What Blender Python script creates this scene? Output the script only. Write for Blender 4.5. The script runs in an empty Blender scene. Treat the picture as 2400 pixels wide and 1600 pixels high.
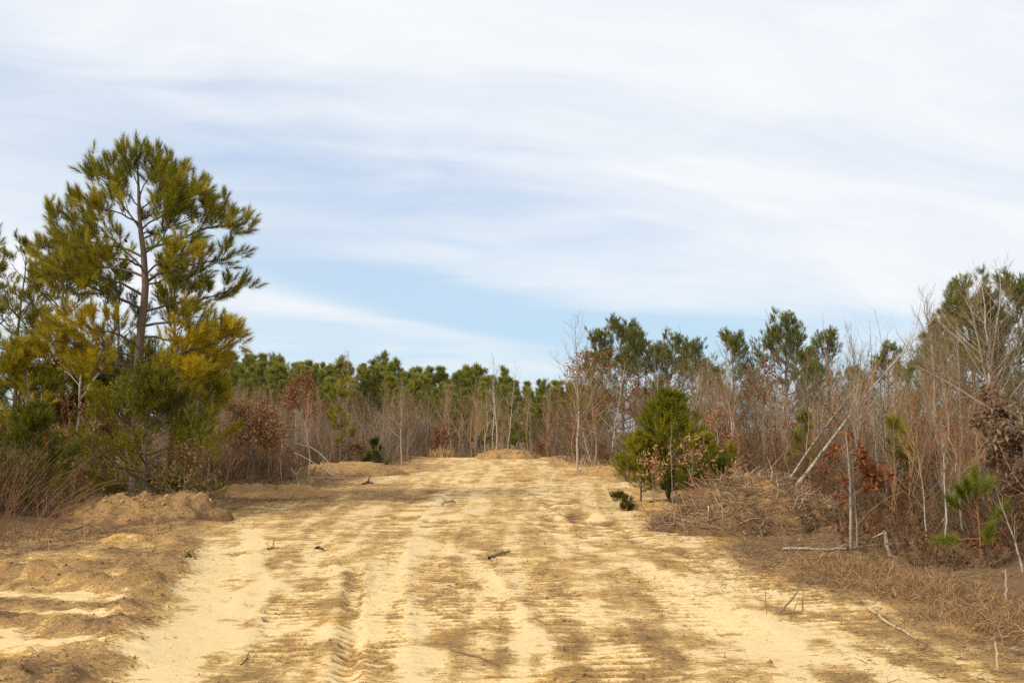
import bpy, math
import numpy as np

SC = bpy.context.scene
COL = SC.collection

# ------------------------------------------------------------------ camera
EYE = 1.7
LENS = 35.0
PITCH = math.atan(210.0 / (2400 * LENS / 36.0))
cam_d = bpy.data.cameras.new('camera')
cam = bpy.data.objects.new('camera', cam_d)
COL.objects.link(cam)
cam.location = (0, 0, EYE)
cam.rotation_euler = (math.pi / 2 + PITCH, 0, 0)
cam_d.lens = LENS
cam_d.sensor_width = 36.0
cam_d.clip_start = 0.1
cam_d.clip_end = 6000
SC.camera = cam

# ------------------------------------------------------------------ sky, sun, exposure
SUN_EL = math.radians(36)
SUN_AZ = math.radians(-128)        # clockwise from +Y: behind the camera, to its left
world = bpy.data.worlds.new('World')
SC.world = world
world.use_nodes = True
wt = world.node_tree
wt.nodes.clear()


class NT:
    """small helper to write node trees"""
    def __init__(s, tree):
        s.t = tree

    def n(s, kind, ins=None, **props):
        nd = s.t.nodes.new(kind)
        for k, v in props.items():
            setattr(nd, k, v)
        for k, v in (ins or {}).items():
            if hasattr(v, 'links') or hasattr(v, 'is_linked'):
                s.t.links.new(v, nd.inputs[k])
            else:
                nd.inputs[k].default_value = v
        return nd

    def m(s, op, a, b=None, c=None, clamp=False):
        ins = {0: a}
        if b is not None:
            ins[1] = b
        if c is not None:
            ins[2] = c
        return s.n('ShaderNodeMath', ins, operation=op, use_clamp=clamp).outputs[0]

    def mix(s, f, a, b, mode='MIX'):
        nd = s.t.nodes.new('ShaderNodeMix')
        nd.data_type = 'RGBA'
        nd.blend_type = mode
        for i, v in ((0, f), (6, a), (7, b)):
            if hasattr(v, 'is_linked'):
                s.t.links.new(v, nd.inputs[i])
            else:
                nd.inputs[i].default_value = v if i == 0 else (tuple(v) + (1.0,))[:4]
        return nd.outputs[2]

    def ramp(s, f, lo, hi, a=0.0, b=1.0, smooth=True):
        nd = s.n('ShaderNodeMapRange', {0: f, 1: lo, 2: hi, 3: a, 4: b})
        nd.interpolation_type = 'SMOOTHSTEP' if smooth else 'LINEAR'
        return nd.outputs[0]

    def noise(s, vec, scale, detail=4.0, rough=0.55, dist=0.0):
        return s.n('ShaderNodeTexNoise', {'Vector': vec, 'Scale': scale, 'Detail': detail,
                                          'Roughness': rough, 'Distortion': dist}).outputs['Fac']


w = NT(wt)
STR = 0.0957
sky = w.n('ShaderNodeTexSky', sky_type='NISHITA', sun_disc=False)
sky.sun_elevation = SUN_EL
sky.sun_rotation = SUN_AZ
sky.air_density = 1.0
sky.dust_density = 0.6
sky.ozone_density = 1.5
# a sheet of thin high cloud: directions are projected on a flat layer overhead, then drawn out into streaks
tc = w.n('ShaderNodeTexCoord')
xyz = w.n('ShaderNodeSeparateXYZ', {0: tc.outputs['Generated']})
zz = w.m('ADD', w.m('MAXIMUM', xyz.outputs[2], 0.0), 0.34)
pv = w.n('ShaderNodeCombineXYZ', {0: w.m('DIVIDE', xyz.outputs[0], zz), 1: w.m('DIVIDE', xyz.outputs[1], zz), 2: 0.0}).outputs[0]
SKY_OFF = (1.2, 8.8, 0.0)
SKY_ROT = -12
map_node = w.n('ShaderNodeMapping', {0: pv, 'Location': SKY_OFF, 'Rotation': (0, 0, math.radians(SKY_ROT))})
mp = w.n('ShaderNodeMapping', {0: map_node.outputs[0], 'Scale': (0.75, 1.9, 1)}).outputs[0]
warp = w.n('ShaderNodeTexNoise', {'Vector': mp, 'Scale': 1.1, 'Detail': 3.0}).outputs['Color']
mpw = w.n('ShaderNodeVectorMath', {0: mp, 1: w.n('ShaderNodeVectorMath', {0: warp, 3: 0.8}, operation='SCALE').outputs[0]}, operation='ADD').outputs[0]
n_big = w.noise(mpw, 1.0, 2.5, 0.5)
n_wisp = w.noise(mpw, 2.6, 6.0, 0.58)
mps = w.n('ShaderNodeMapping', {0: mpw, 'Rotation': (0, 0, math.radians(5)), 'Scale': (0.7, 4.5, 1)}).outputs[0]
n_str = w.noise(mps, 2.0, 6.0, 0.6, 0.2)


def rift(cx, cz, slope, hl, hw):
    """a long gap (or streak) in the sheet of cloud ahead, in direction space"""
    dx = w.m('SUBTRACT', xyz.outputs[0], cx)
    dz = w.m('SUBTRACT', xyz.outputs[2], w.m('ADD', w.m('MULTIPLY', dx, slope), cz))
    dz = w.m('ADD', dz, w.m('MULTIPLY', w.m('SUBTRACT', n_wisp, 0.5), hw * 1.2))
    q = w.m('ADD', w.m('POWER', w.m('ABSOLUTE', w.m('DIVIDE', dx, hl)), 2.0), w.m('POWER', w.m('ABSOLUTE', w.m('DIVIDE', dz, hw)), 2.0))
    g = w.m('EXPONENT', w.m('MULTIPLY', q, -1.0))
    return w.m('MULTIPLY', g, w.m('GREATER_THAN', xyz.outputs[1], 0.0))


cov = w.m('ADD', w.m('MULTIPLY', n_big, 0.60), w.m('ADD', w.m('MULTIPLY', n_wisp, 0.30), w.m('MULTIPLY', n_str, 0.15)))
cov = w.m('ADD', cov, 0.275)
cov = w.m('SUBTRACT', cov, w.m('MULTIPLY', rift(-0.17, 0.230, -0.16, 0.36, 0.070), 0.23))
cov = w.m('SUBTRACT', cov, w.m('MULTIPLY', rift(-0.12, 0.140, -0.17, 0.26, 0.026), 0.34))
cov = w.m('ADD', cov, w.m('MULTIPLY', rift(-0.15, 0.112, -0.16, 0.14, 0.009), 0.15))
cov = w.m('SUBTRACT', cov, w.m('MULTIPLY', rift(0.13, 0.108, -0.02, 0.24, 0.012), 0.16))
cov = w.m('SUBTRACT', cov, w.m('MULTIPLY', w.ramp(xyz.outputs[2], 0.16, 0.05), 0.26))
veil = w.ramp(cov, 0.42, 0.84)
hz = w.ramp(xyz.outputs[2], 0.05, 0.24, 1.0, 0.0)
blue = w.mix(0.75, sky.outputs[0], (4.3, 5.25, 6.7))
blue = w.mix(w.m('MULTIPLY', hz, 0.85), blue, (3.8, 5.35, 6.55))
blue = w.mix(w.ramp(xyz.outputs[2], 0.10, 0.0), blue, (4.8, 5.9, 6.4))
cl_shade = w.ramp(n_wisp, 0.3, 0.72)
cloud = w.mix(cl_shade, (6.1, 6.4, 6.85), (6.75, 6.9, 7.05))
allc = w.mix(veil, blue, cloud)
bg = w.n('ShaderNodeBackground', {0: allc, 1: STR})
wo = w.n('ShaderNodeOutputWorld', {0: bg.outputs[0]})

sun_d = bpy.data.lights.new('sun', 'SUN')
sun = bpy.data.objects.new('sun', sun_d)
COL.objects.link(sun)
sun_d.energy = 2.3
sun_d.angle = math.radians(9)
sun_d.color = (1.0, 0.90, 0.72)
# light travels away from the sun
sdir = np.array([math.sin(SUN_AZ) * math.cos(SUN_EL), math.cos(SUN_AZ) * math.cos(SUN_EL), math.sin(SUN_EL)])
sun.rotation_euler = (math.pi / 2 - SUN_EL, 0, math.pi - SUN_AZ)
sun.location = (-20, -20, 30)

SC.view_settings.view_transform = 'Standard'
SC.view_settings.look = 'None'
SC.view_settings.exposure = 0.55
SC.view_settings.gamma = 1.0
SC.view_settings.use_curve_mapping = False
SC.render.film_transparent = False
SC.cycles.use_denoising = False
SC.cycles.max_bounces = 5
SC.cycles.diffuse_bounces = 3
SC.cycles.transmission_bounces = 3
SC.cycles.pixel_filter_type = 'BLACKMAN_HARRIS'
SC.cycles.filter_width = 1.5

# ------------------------------------------------------------------ pixel <-> place helpers (2400 x 1600 photograph)
FPX = 2400 * LENS / 36.0
CP, SP = math.cos(PITCH), math.sin(PITCH)


def at(px, py, Y):
    """the point at distance Y in front of the camera that the photograph shows at (px, py)"""
    dx, dz = (px - 1200) / FPX, (800 - py) / FPX
    ry, rz = CP - SP * dz, SP + CP * dz
    return np.array([dx / ry * Y, Y, EYE + rz / ry * Y])


def gp(px, py, z=0.0):
    """the point of the level ground that the photograph shows at (px, py)"""
    dx, dz = (px - 1200) / FPX, (800 - py) / FPX
    ry, rz = CP - SP * dz, SP + CP * dz
    Y = (z - EYE) * ry / rz
    return np.array([dx / ry * Y, Y, z])


# ------------------------------------------------------------------ numpy noise
def _hash(ix, iy, seed):
    h = (ix.astype(np.int64) * 374761393 + iy.astype(np.int64) * 668265263 + seed * 974634777) & 0xFFFFFFFF
    h = ((h ^ (h >> 13)) * 1274126177) & 0xFFFFFFFF
    h = h ^ (h >> 16)
    return (h & 0xFFFFFF) / float(0xFFFFFF)


def vnoise(x, y, seed=0):
    ix, iy = np.floor(x), np.floor(y)
    fx, fy = x - ix, y - iy
    fx = fx * fx * fx * (fx * (fx * 6 - 15) + 10)
    fy = fy * fy * fy * (fy * (fy * 6 - 15) + 10)
    a, b = _hash(ix, iy, seed), _hash(ix + 1, iy, seed)
    c, d = _hash(ix, iy + 1, seed), _hash(ix + 1, iy + 1, seed)
    return (a + (b - a) * fx) * (1 - fy) + (c + (d - c) * fx) * fy


def fbm(x, y, octv=4, seed=0, gain=0.5):
    s, a, t = 0.0, 1.0, 0.0
    for i in range(octv):
        s = s + a * vnoise(x * 2 ** i + 17.3 * i, y * 2 ** i - 9.1 * i, seed + i)
        t += a
        a *= gain
    return s / t            # 0..1


def sstep(a, b, x):
    t = np.clip((x - a) / (b - a), 0, 1)
    return t * t * (3 - 2 * t)


def seg_dist(x, y, pts):
    """distance to a polyline, signed side (+ right of travel) and the arc position 0..1"""
    best = np.full(x.shape, 1e9)
    tpar = np.zeros(x.shape)
    side = np.zeros(x.shape)
    pts = np.asarray(pts, float)
    L = np.r_[0, np.cumsum(np.hypot(*(np.diff(pts[:, :2], axis=0).T)))]
    for i in range(len(pts) - 1):
        ax, ay = pts[i, :2]
        bx, by = pts[i + 1, :2]
        dx, dy = bx - ax, by - ay
        q = dx * dx + dy * dy
        t = np.clip(((x - ax) * dx + (y - ay) * dy) / q, 0, 1)
        d = np.hypot(x - ax - t * dx, y - ay - t * dy)
        m = d < best
        best = np.where(m, d, best)
        tpar = np.where(m, (L[i] + t * (L[i + 1] - L[i])) / L[-1], tpar)
        side = np.where(m, np.sign((x - ax) * dy - (y - ay) * dx), side)
    return best, tpar, side


# ------------------------------------------------------------------ mesh helpers
def norm(a):
    return a / np.maximum(np.linalg.norm(a, axis=-1, keepdims=True), 1e-9)


class MB:
    """collects triangles with a colour at each corner point; build() links them as one mesh object"""
    def __init__(s):
        s.v, s.f, s.c, s.k = [], [], [], 0

    def add(s, v, f, c):
        v = np.asarray(v, np.float32).reshape(-1, 3)
        f = np.asarray(f, np.int32).reshape(-1, 3)
        c = np.asarray(c, np.float32)
        if c.ndim == 1:
            c = np.broadcast_to(c, v.shape)
        s.v.append(v)
        s.f.append(f + s.k)
        s.c.append(c.reshape(-1, 3))
        s.k += len(v)
        return s

    def mesh(s, name, mat, smooth=False):
        v = np.concatenate(s.v) if s.v else np.zeros((0, 3), np.float32)
        f = np.concatenate(s.f) if s.f else np.zeros((0, 3), np.int32)
        c = np.concatenate(s.c) if s.c else np.zeros((0, 3), np.float32)
        me = bpy.data.meshes.new(name)
        me.vertices.add(len(v))
        me.vertices.foreach_set('co', np.ascontiguousarray(v, np.float32).ravel())
        me.loops.add(len(f) * 3)
        me.loops.foreach_set('vertex_index', np.ascontiguousarray(f, np.int32).ravel())
        me.polygons.add(len(f))
        me.polygons.foreach_set('loop_start', np.arange(0, len(f) * 3, 3, dtype=np.int32))
        me.polygons.foreach_set('use_smooth', np.full(len(f), smooth, dtype=bool))
        at_ = me.color_attributes.new('Col', 'FLOAT_COLOR', 'POINT')
        rgba = np.ones((len(v), 4), np.float32)
        rgba[:, :3] = c
        at_.data.foreach_set('color', rgba.ravel())
        me.materials.append(mat)
        me.update(calc_edges=True)
        return me

    def build(s, name, mat, parent=None, smooth=False):
        return obj(name, s.mesh(name, mat, smooth), parent)


def obj(name, me, parent=None, loc=None):
    o = bpy.data.objects.new(name, me)
    COL.objects.link(o)
    if parent is not None:
        o.parent = parent
    if loc is not None:
        o.location = loc
    return o


def tag(o, label=None, cat=None, group=None, kind=None):
    if label:
        o['label'] = label
    if cat:
        o['category'] = cat
    if group:
        o['group'] = group
    if kind:
        o['kind'] = kind
    return o


def thing(name, label, cat, loc=(0, 0, 0), rz=0.0, sc=1.0, group=None, tilt=(0, 0)):
    o = bpy.data.objects.new(name, None)
    o.empty_display_size = 0.2
    COL.objects.link(o)
    o.location = tuple(float(q) for q in loc)
    o.rotation_euler = (tilt[0], tilt[1], rz)
    o.scale = (sc, sc, sc) if np.isscalar(sc) else sc
    return tag(o, label, cat, group)


def ring_faces(N, K, S):
    k = np.arange(K - 1)[:, None] * S
    s0 = np.arange(S)[None, :]
    s1 = (s0 + 1) % S
    a, b, c, d = k + s0, k + s1, k + S + s1, k + S + s0
    one = np.stack([np.stack([a, b, c], -1), np.stack([a, c, d], -1)], 2).reshape(-1, 3)
    return (one[None] + (np.arange(N) * K * S)[:, None, None]).reshape(-1, 3)


def tubes(mb, P, Rr, S, col):
    """N tapered tubes: P (N,K,3), Rr (N,K); col (3,), (N,3)"""
    P = np.asarray(P, float)
    if P.ndim == 2:
        P = P[None]
    Rr = np.asarray(Rr, float)
    if Rr.ndim == 1:
        Rr = Rr[None]
    N, K, _ = P.shape
    if N == 0:
        return
    T = norm(np.gradient(P, axis=1))
    t0 = norm(T.mean(axis=1))
    ref = np.where(np.abs(t0[:, 2:3]) > 0.8, np.array([[1.0, 0.13, 0]]), np.array([[0.1, 0.0, 1.0]]))
    U = norm(np.cross(T, ref[:, None, :]))
    W = np.cross(T, U)
    a = np.arange(S) / S * 2 * np.pi
    V = P[:, :, None, :] + Rr[:, :, None, None] * (np.cos(a)[None, None, :, None] * U[:, :, None, :] + np.sin(a)[None, None, :, None] * W[:, :, None, :])
    col = np.asarray(col, float)
    if col.ndim == 2:
        col = np.repeat(col, K * S, axis=0)
    mb.add(V, ring_faces(N, K, S), col)


def spikes(mb, P, D, r, col):
    """N three-sided tapering twigs from P along D"""
    N = len(P)
    if N == 0:
        return
    t = norm(D)
    ref = np.where(np.abs(t[:, 2:3]) > 0.8, np.array([[1.0, 0.13, 0]]), np.array([[0.1, 0.0, 1.0]]))
    U = norm(np.cross(t, ref))
    W = np.cross(t, U)
    r = np.broadcast_to(np.asarray(r, float), (N,))[:, None]
    V = np.stack([P + r * U, P - 0.5 * r * U + 0.87 * r * W, P - 0.5 * r * U - 0.87 * r * W, P + D], 1)
    f = np.array([[0, 1, 3], [1, 2, 3], [2, 0, 3]])[None] + (np.arange(N) * 4)[:, None, None]
    col = np.asarray(col, float)
    if col.ndim == 2:
        col = np.repeat(col, 4, axis=0)
    mb.add(V, f, col)


def rdir(rng, n):
    return norm(rng.normal(size=(n, 3)))


def perp(rng, T):
    return norm(np.cross(T, rdir(rng, len(T))))


def spawn(rng, P, Rr, n, t0, t1, ang, lenf, K=4, up=0.05, wob=0.12, rf=0.55, rmin=0.002, flat=0.0):
    """n children on each parent polyline; returns points (M,K,3), radii (M,K), t (M)"""
    N, Kp, _ = P.shape
    M = N * n
    idx = np.repeat(np.arange(N), n)
    t = (np.tile(np.arange(n), N) + rng.random(M)) / n * (t1 - t0) + t0
    s = t * (Kp - 1)
    i = np.minimum(s.astype(int), Kp - 2)
    fr = (s - i)[:, None]
    pos = P[idx, i] * (1 - fr) + P[idx, i + 1] * fr
    tan = norm(P[idx, i + 1] - P[idx, i])
    rad = Rr[idx, i] * (1 - fr[:, 0]) + Rr[idx, i + 1] * fr[:, 0]
    Lp = np.linalg.norm(np.diff(P, axis=1), axis=2).sum(1)[idx]
    pr = perp(rng, tan)
    if flat:
        pr[:, 2] *= (1 - flat)
        pr = norm(pr)
    a = rng.normal(ang, ang * 0.18, M)[:, None]
    d = norm(np.cos(a) * tan + np.sin(a) * pr)
    L = lenf(t, Lp) * rng.uniform(0.65, 1.25, M)
    pts = [pos]
    for k in range(K - 1):
        d = norm(d + np.array([0, 0, up]) + rng.normal(0, wob, (M, 3)))
        pts.append(pts[-1] + d * (L / (K - 1))[:, None])
    r0 = np.maximum(rad * rf, rmin)
    return np.stack(pts, 1), r0[:, None] * np.linspace(1, 0.35, K)[None], t


def tips(P):
    return P[:, -1], norm(P[:, -1] - P[:, -2])


def tufts(mb, rng, pos, d, shoot, n, nl, nw, col, a0=0.98, a1=0.16):
    """needle tufts: n needles of length nl, width nw round each shoot of length shoot"""
    T = len(pos)
    if T == 0:
        return
    M = T * n
    ix = np.repeat(np.arange(T), n)
    s = rng.random(M) ** 0.8
    D = d[ix]
    pr = perp(rng, D)
    A = (a0 + (a1 - a0) * s + rng.normal(0, 0.14, M))[:, None]
    nd = norm(np.cos(A) * D + np.sin(A) * pr)
    sh = np.broadcast_to(np.asarray(shoot, float), (T,))[ix][:, None]
    base = pos[ix] + D * (s[:, None] - 0.35) * sh
    L = (np.broadcast_to(np.asarray(nl, float), (T,))[ix] * rng.uniform(0.7, 1.1, M))[:, None]
    side = perp(rng, nd) * nw * 0.5
    tip = base + nd * L
    tip[:, 2] -= (L[:, 0] * 0.06)
    V = np.stack([base + side, base - side, tip], 1)
    c = np.asarray(col, float)
    if c.ndim == 2:
        c = c[ix]
    else:
        c = np.broadcast_to(c, (M, 3))
    c = c * rng.uniform(0.75, 1.25, (M, 1))
    mb.add(V, np.arange(M * 3).reshape(-1, 3), np.repeat(c, 3, axis=0))


def leaves(mb, rng, pos, size, col, droop=0.35, wid=0.42):
    """curled dead leaves: two folded halves each, five points"""
    M = len(pos)
    if M == 0:
        return
    d = rdir(rng, M)
    d[:, 2] -= droop
    d = norm(d)
    u = perp(rng, d)
    nrm = np.cross(d, u)
    L = (size * rng.uniform(0.6, 1.25, M))[:, None]
    wd = L * wid * rng.uniform(0.7, 1.2, M)[:, None]
    cu = L * rng.uniform(0.05, 0.3, M)[:, None]
    b = pos
    mid = pos + d * L * 0.55 + nrm * cu * 0.6
    tip = pos + d * L - nrm * cu * 0.5
    l_ = pos + d * L * 0.5 + u * wd * 0.5 - nrm * cu * 0.5
    r_ = pos + d * L * 0.62 - u * wd * 0.5 - nrm * cu * 0.5
    V = np.stack([b, l_, mid, r_, tip], 1)
    f = np.array([[0, 1, 2], [1, 4, 2], [0, 2, 3], [2, 4, 3]])[None] + (np.arange(M) * 5)[:, None, None]
    c = np.asarray(col, float)
    if c.ndim == 1:
        c = np.broadcast_to(c, (M, 3))
    c = c * rng.uniform(0.55, 1.35, (M, 1))
    mb.add(V, f, np.repeat(c, 5, axis=0))


# ------------------------------------------------------------------ materials
def veg_mat(name, rough=0.7, transl=0.0, spec=0.15, var=0.25, bump=0.0, bscale=60.0, speck=None):
    m = bpy.data.materials.new(name)
    m.use_nodes = True
    t = NT(m.node_tree)
    m.node_tree.nodes.clear()
    a = t.n('ShaderNodeAttribute', attribute_name='Col')
    oi = t.n('ShaderNodeObjectInfo')
    g = t.m('ADD', t.m('MULTIPLY', oi.outputs['Random'], var), 1.0 - var / 2)
    colr = t.n('ShaderNodeVectorMath', {0: a.outputs['Color'], 3: g}, operation='SCALE').outputs[0]
    tcn = t.n('ShaderNodeTexCoord').outputs['Object']
    nz = None
    if bump or speck:
        nz = t.noise(tcn, bscale, 5.0, 0.65)
        mul = t.ramp(nz, 0.3, 0.7, 0.62, 1.3)
        colr = t.n('ShaderNodeVectorMath', {0: colr, 3: mul}, operation='SCALE').outputs[0]
    if speck:
        sv = t.n('ShaderNodeMapping', {0: tcn, 'Scale': (1, 1, 0.55)}).outputs[0]
        blot = t.noise(sv, speck[1], 4.0, 0.6, 0.6)
        colr = t.mix(t.ramp(blot, speck[2], speck[2] + 0.1), colr, speck[0])
    p = t.n('ShaderNodeBsdfPrincipled', {'Base Color': colr, 'Roughness': rough, 'Specular IOR Level': spec})
    if bump:
        bn = t.n('ShaderNodeBump', {'Height': nz, 'Strength': bump, 'Distance': 0.02})
        t.t.links.new(bn.outputs[0], p.inputs['Normal'])
    sh = p.outputs[0]
    if transl:
        tl = t.n('ShaderNodeBsdfTranslucent', {0: colr})
        sh = t.n('ShaderNodeMixShader', {0: transl, 1: sh, 2: tl.outputs[0]}).outputs[0]
    t.n('ShaderNodeOutputMaterial', {0: sh})
    return m


M_NEEDLE = veg_mat('pine_needles', 0.5, 0.22, 0.25, 0.18)
M_LEAF = veg_mat('dead_leaves', 0.75, 0.25, 0.15, 0.2)
M_TWIG = veg_mat('twigs', 0.8, 0.0, 0.1, 0.3)
M_BARK = veg_mat('pine_bark', 0.9, 0.0, 0.1, 0.2, bump=0.9, bscale=34.0)
M_PALE = veg_mat('pale_bark', 0.85, 0.0, 0.1, 0.25, bump=0.3, bscale=40.0, speck=((0.11, 0.09, 0.07), 16.0, 0.56))
M_STRAW = veg_mat('straw', 0.85, 0.15, 0.1, 0.1)

# ------------------------------------------------------------------ the clearing and its ground
EDGE_Y = np.array([0, 6, 9, 14.2, 20.9, 28, 36, 47, 53, 60, 68, 75])
EDGE_R = np.array([5.2, 4.9, 4.6, 4.3, 3.7, 4.3, 4.2, 2.9, 2.3, 2.1, 2.0, 1.8])
EDGE_L = np.array([-9.5, -9.2, -8.8, -7.7, -6.9, -7.0, -6.8, -5.4, -5.2, -5.3, -5.6, -5.6])


def xr(y):
    return np.interp(y, EDGE_Y, EDGE_R)


def xl(y):
    return np.interp(y, EDGE_Y, EDGE_L)


def G2(*pp):
    return np.array([gp(a, b)[:2] for a, b in pp])


WINDROW = G2((452, 1205), (425, 1270), (408, 1330), (365, 1400), (300, 1490), (215, 1600))
RIDGES = [
    (G2((-140, 1345), (60, 1355), (170, 1375), (290, 1395), (350, 1390)), 0.17, 0.16),
    (G2((-120, 1420), (50, 1415), (170, 1440), (280, 1452)), 0.07, 0.14),
    (G2((-100, 1470), (60, 1470), (180, 1492), (250, 1500)), 0.10, 0.13),
    (G2((-60, 1560), (60, 1580), (150, 1640)), 0.10, 0.18),
    (G2((40, 1300), (130, 1285), (260, 1300), (330, 1310)), 0.07, 0.20),
    (G2((70, 1330), (200, 1328), (330, 1345)), 0.13, 0.35),
]
# wheel and track lines: (points, half width, depth, cleats?, dirt change)
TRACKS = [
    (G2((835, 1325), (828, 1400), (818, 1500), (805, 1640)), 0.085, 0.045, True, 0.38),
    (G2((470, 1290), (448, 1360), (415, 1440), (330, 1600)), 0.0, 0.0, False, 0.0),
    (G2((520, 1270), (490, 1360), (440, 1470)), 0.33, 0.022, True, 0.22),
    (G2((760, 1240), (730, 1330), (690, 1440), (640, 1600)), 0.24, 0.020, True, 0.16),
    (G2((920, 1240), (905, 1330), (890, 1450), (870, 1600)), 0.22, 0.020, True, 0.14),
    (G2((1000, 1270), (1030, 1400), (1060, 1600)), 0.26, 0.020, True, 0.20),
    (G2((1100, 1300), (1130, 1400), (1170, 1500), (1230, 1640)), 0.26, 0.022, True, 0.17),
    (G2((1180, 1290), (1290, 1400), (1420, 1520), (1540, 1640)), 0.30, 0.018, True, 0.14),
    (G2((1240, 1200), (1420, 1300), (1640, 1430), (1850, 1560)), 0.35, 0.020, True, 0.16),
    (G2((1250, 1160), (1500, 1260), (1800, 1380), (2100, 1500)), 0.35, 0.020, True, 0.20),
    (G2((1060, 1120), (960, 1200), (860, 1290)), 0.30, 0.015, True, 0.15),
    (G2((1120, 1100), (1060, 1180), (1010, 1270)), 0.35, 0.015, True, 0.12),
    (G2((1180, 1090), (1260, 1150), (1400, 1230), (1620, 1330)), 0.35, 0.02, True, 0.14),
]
PALE = [   # strips of clean pale sand
    (G2((495, 1265), (475, 1330), (462, 1400), (425, 1500), (360, 1640)), 0.26, 0.7),
    (G2((590, 1240), (585, 1310), (600, 1360), (570, 1450)), 0.16, 0.5),
    (G2((700, 1270), (770, 1340), (790, 1390)), 0.18, 0.4),
    (G2((870, 1340), (860, 1420), (850, 1500)), 0.15, 0.45),
    (G2((945, 1290), (960, 1400), (975, 1500), (1000, 1640)), 0.16, 0.5),
    (G2((1090, 1300), (1140, 1350), (1210, 1430), (1270, 1560)), 0.14, 0.5),
    (G2((300, 1540), (480, 1500), (700, 1480), (900, 1490)), 0.35, 0.35),
    (G2((1000, 1210), (1060, 1150), (1110, 1110)), 0.45, 0.35),
    (G2((1100, 1290), (960, 1260), (1010, 1290), (1250, 1310)), 0.20, 0.35),
    (G2((1700, 1450), (1900, 1520), (2200, 1600)), 0.3, 0.5),
    (G2((1500, 1190), (1420, 1180), (1560, 1230), (1700, 1290)), 0.4, 0.25),
    (G2((1450, 1320), (1700, 1380), (1950, 1420)), 0.25, 0.3),
    (G2((1300, 1250), (1500, 1330), (1700, 1430), (1900, 1540)), 0.22, 0.4),
    (G2((-40, 1448), (100, 1440), (230, 1466)), 0.26, 0.8),
    (G2((-20, 1392), (150, 1400), (290, 1418)), 0.20, 0.75),
    (G2((-60, 1500), (40, 1530), (210, 1550)), 0.30, 0.8),
]


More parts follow.
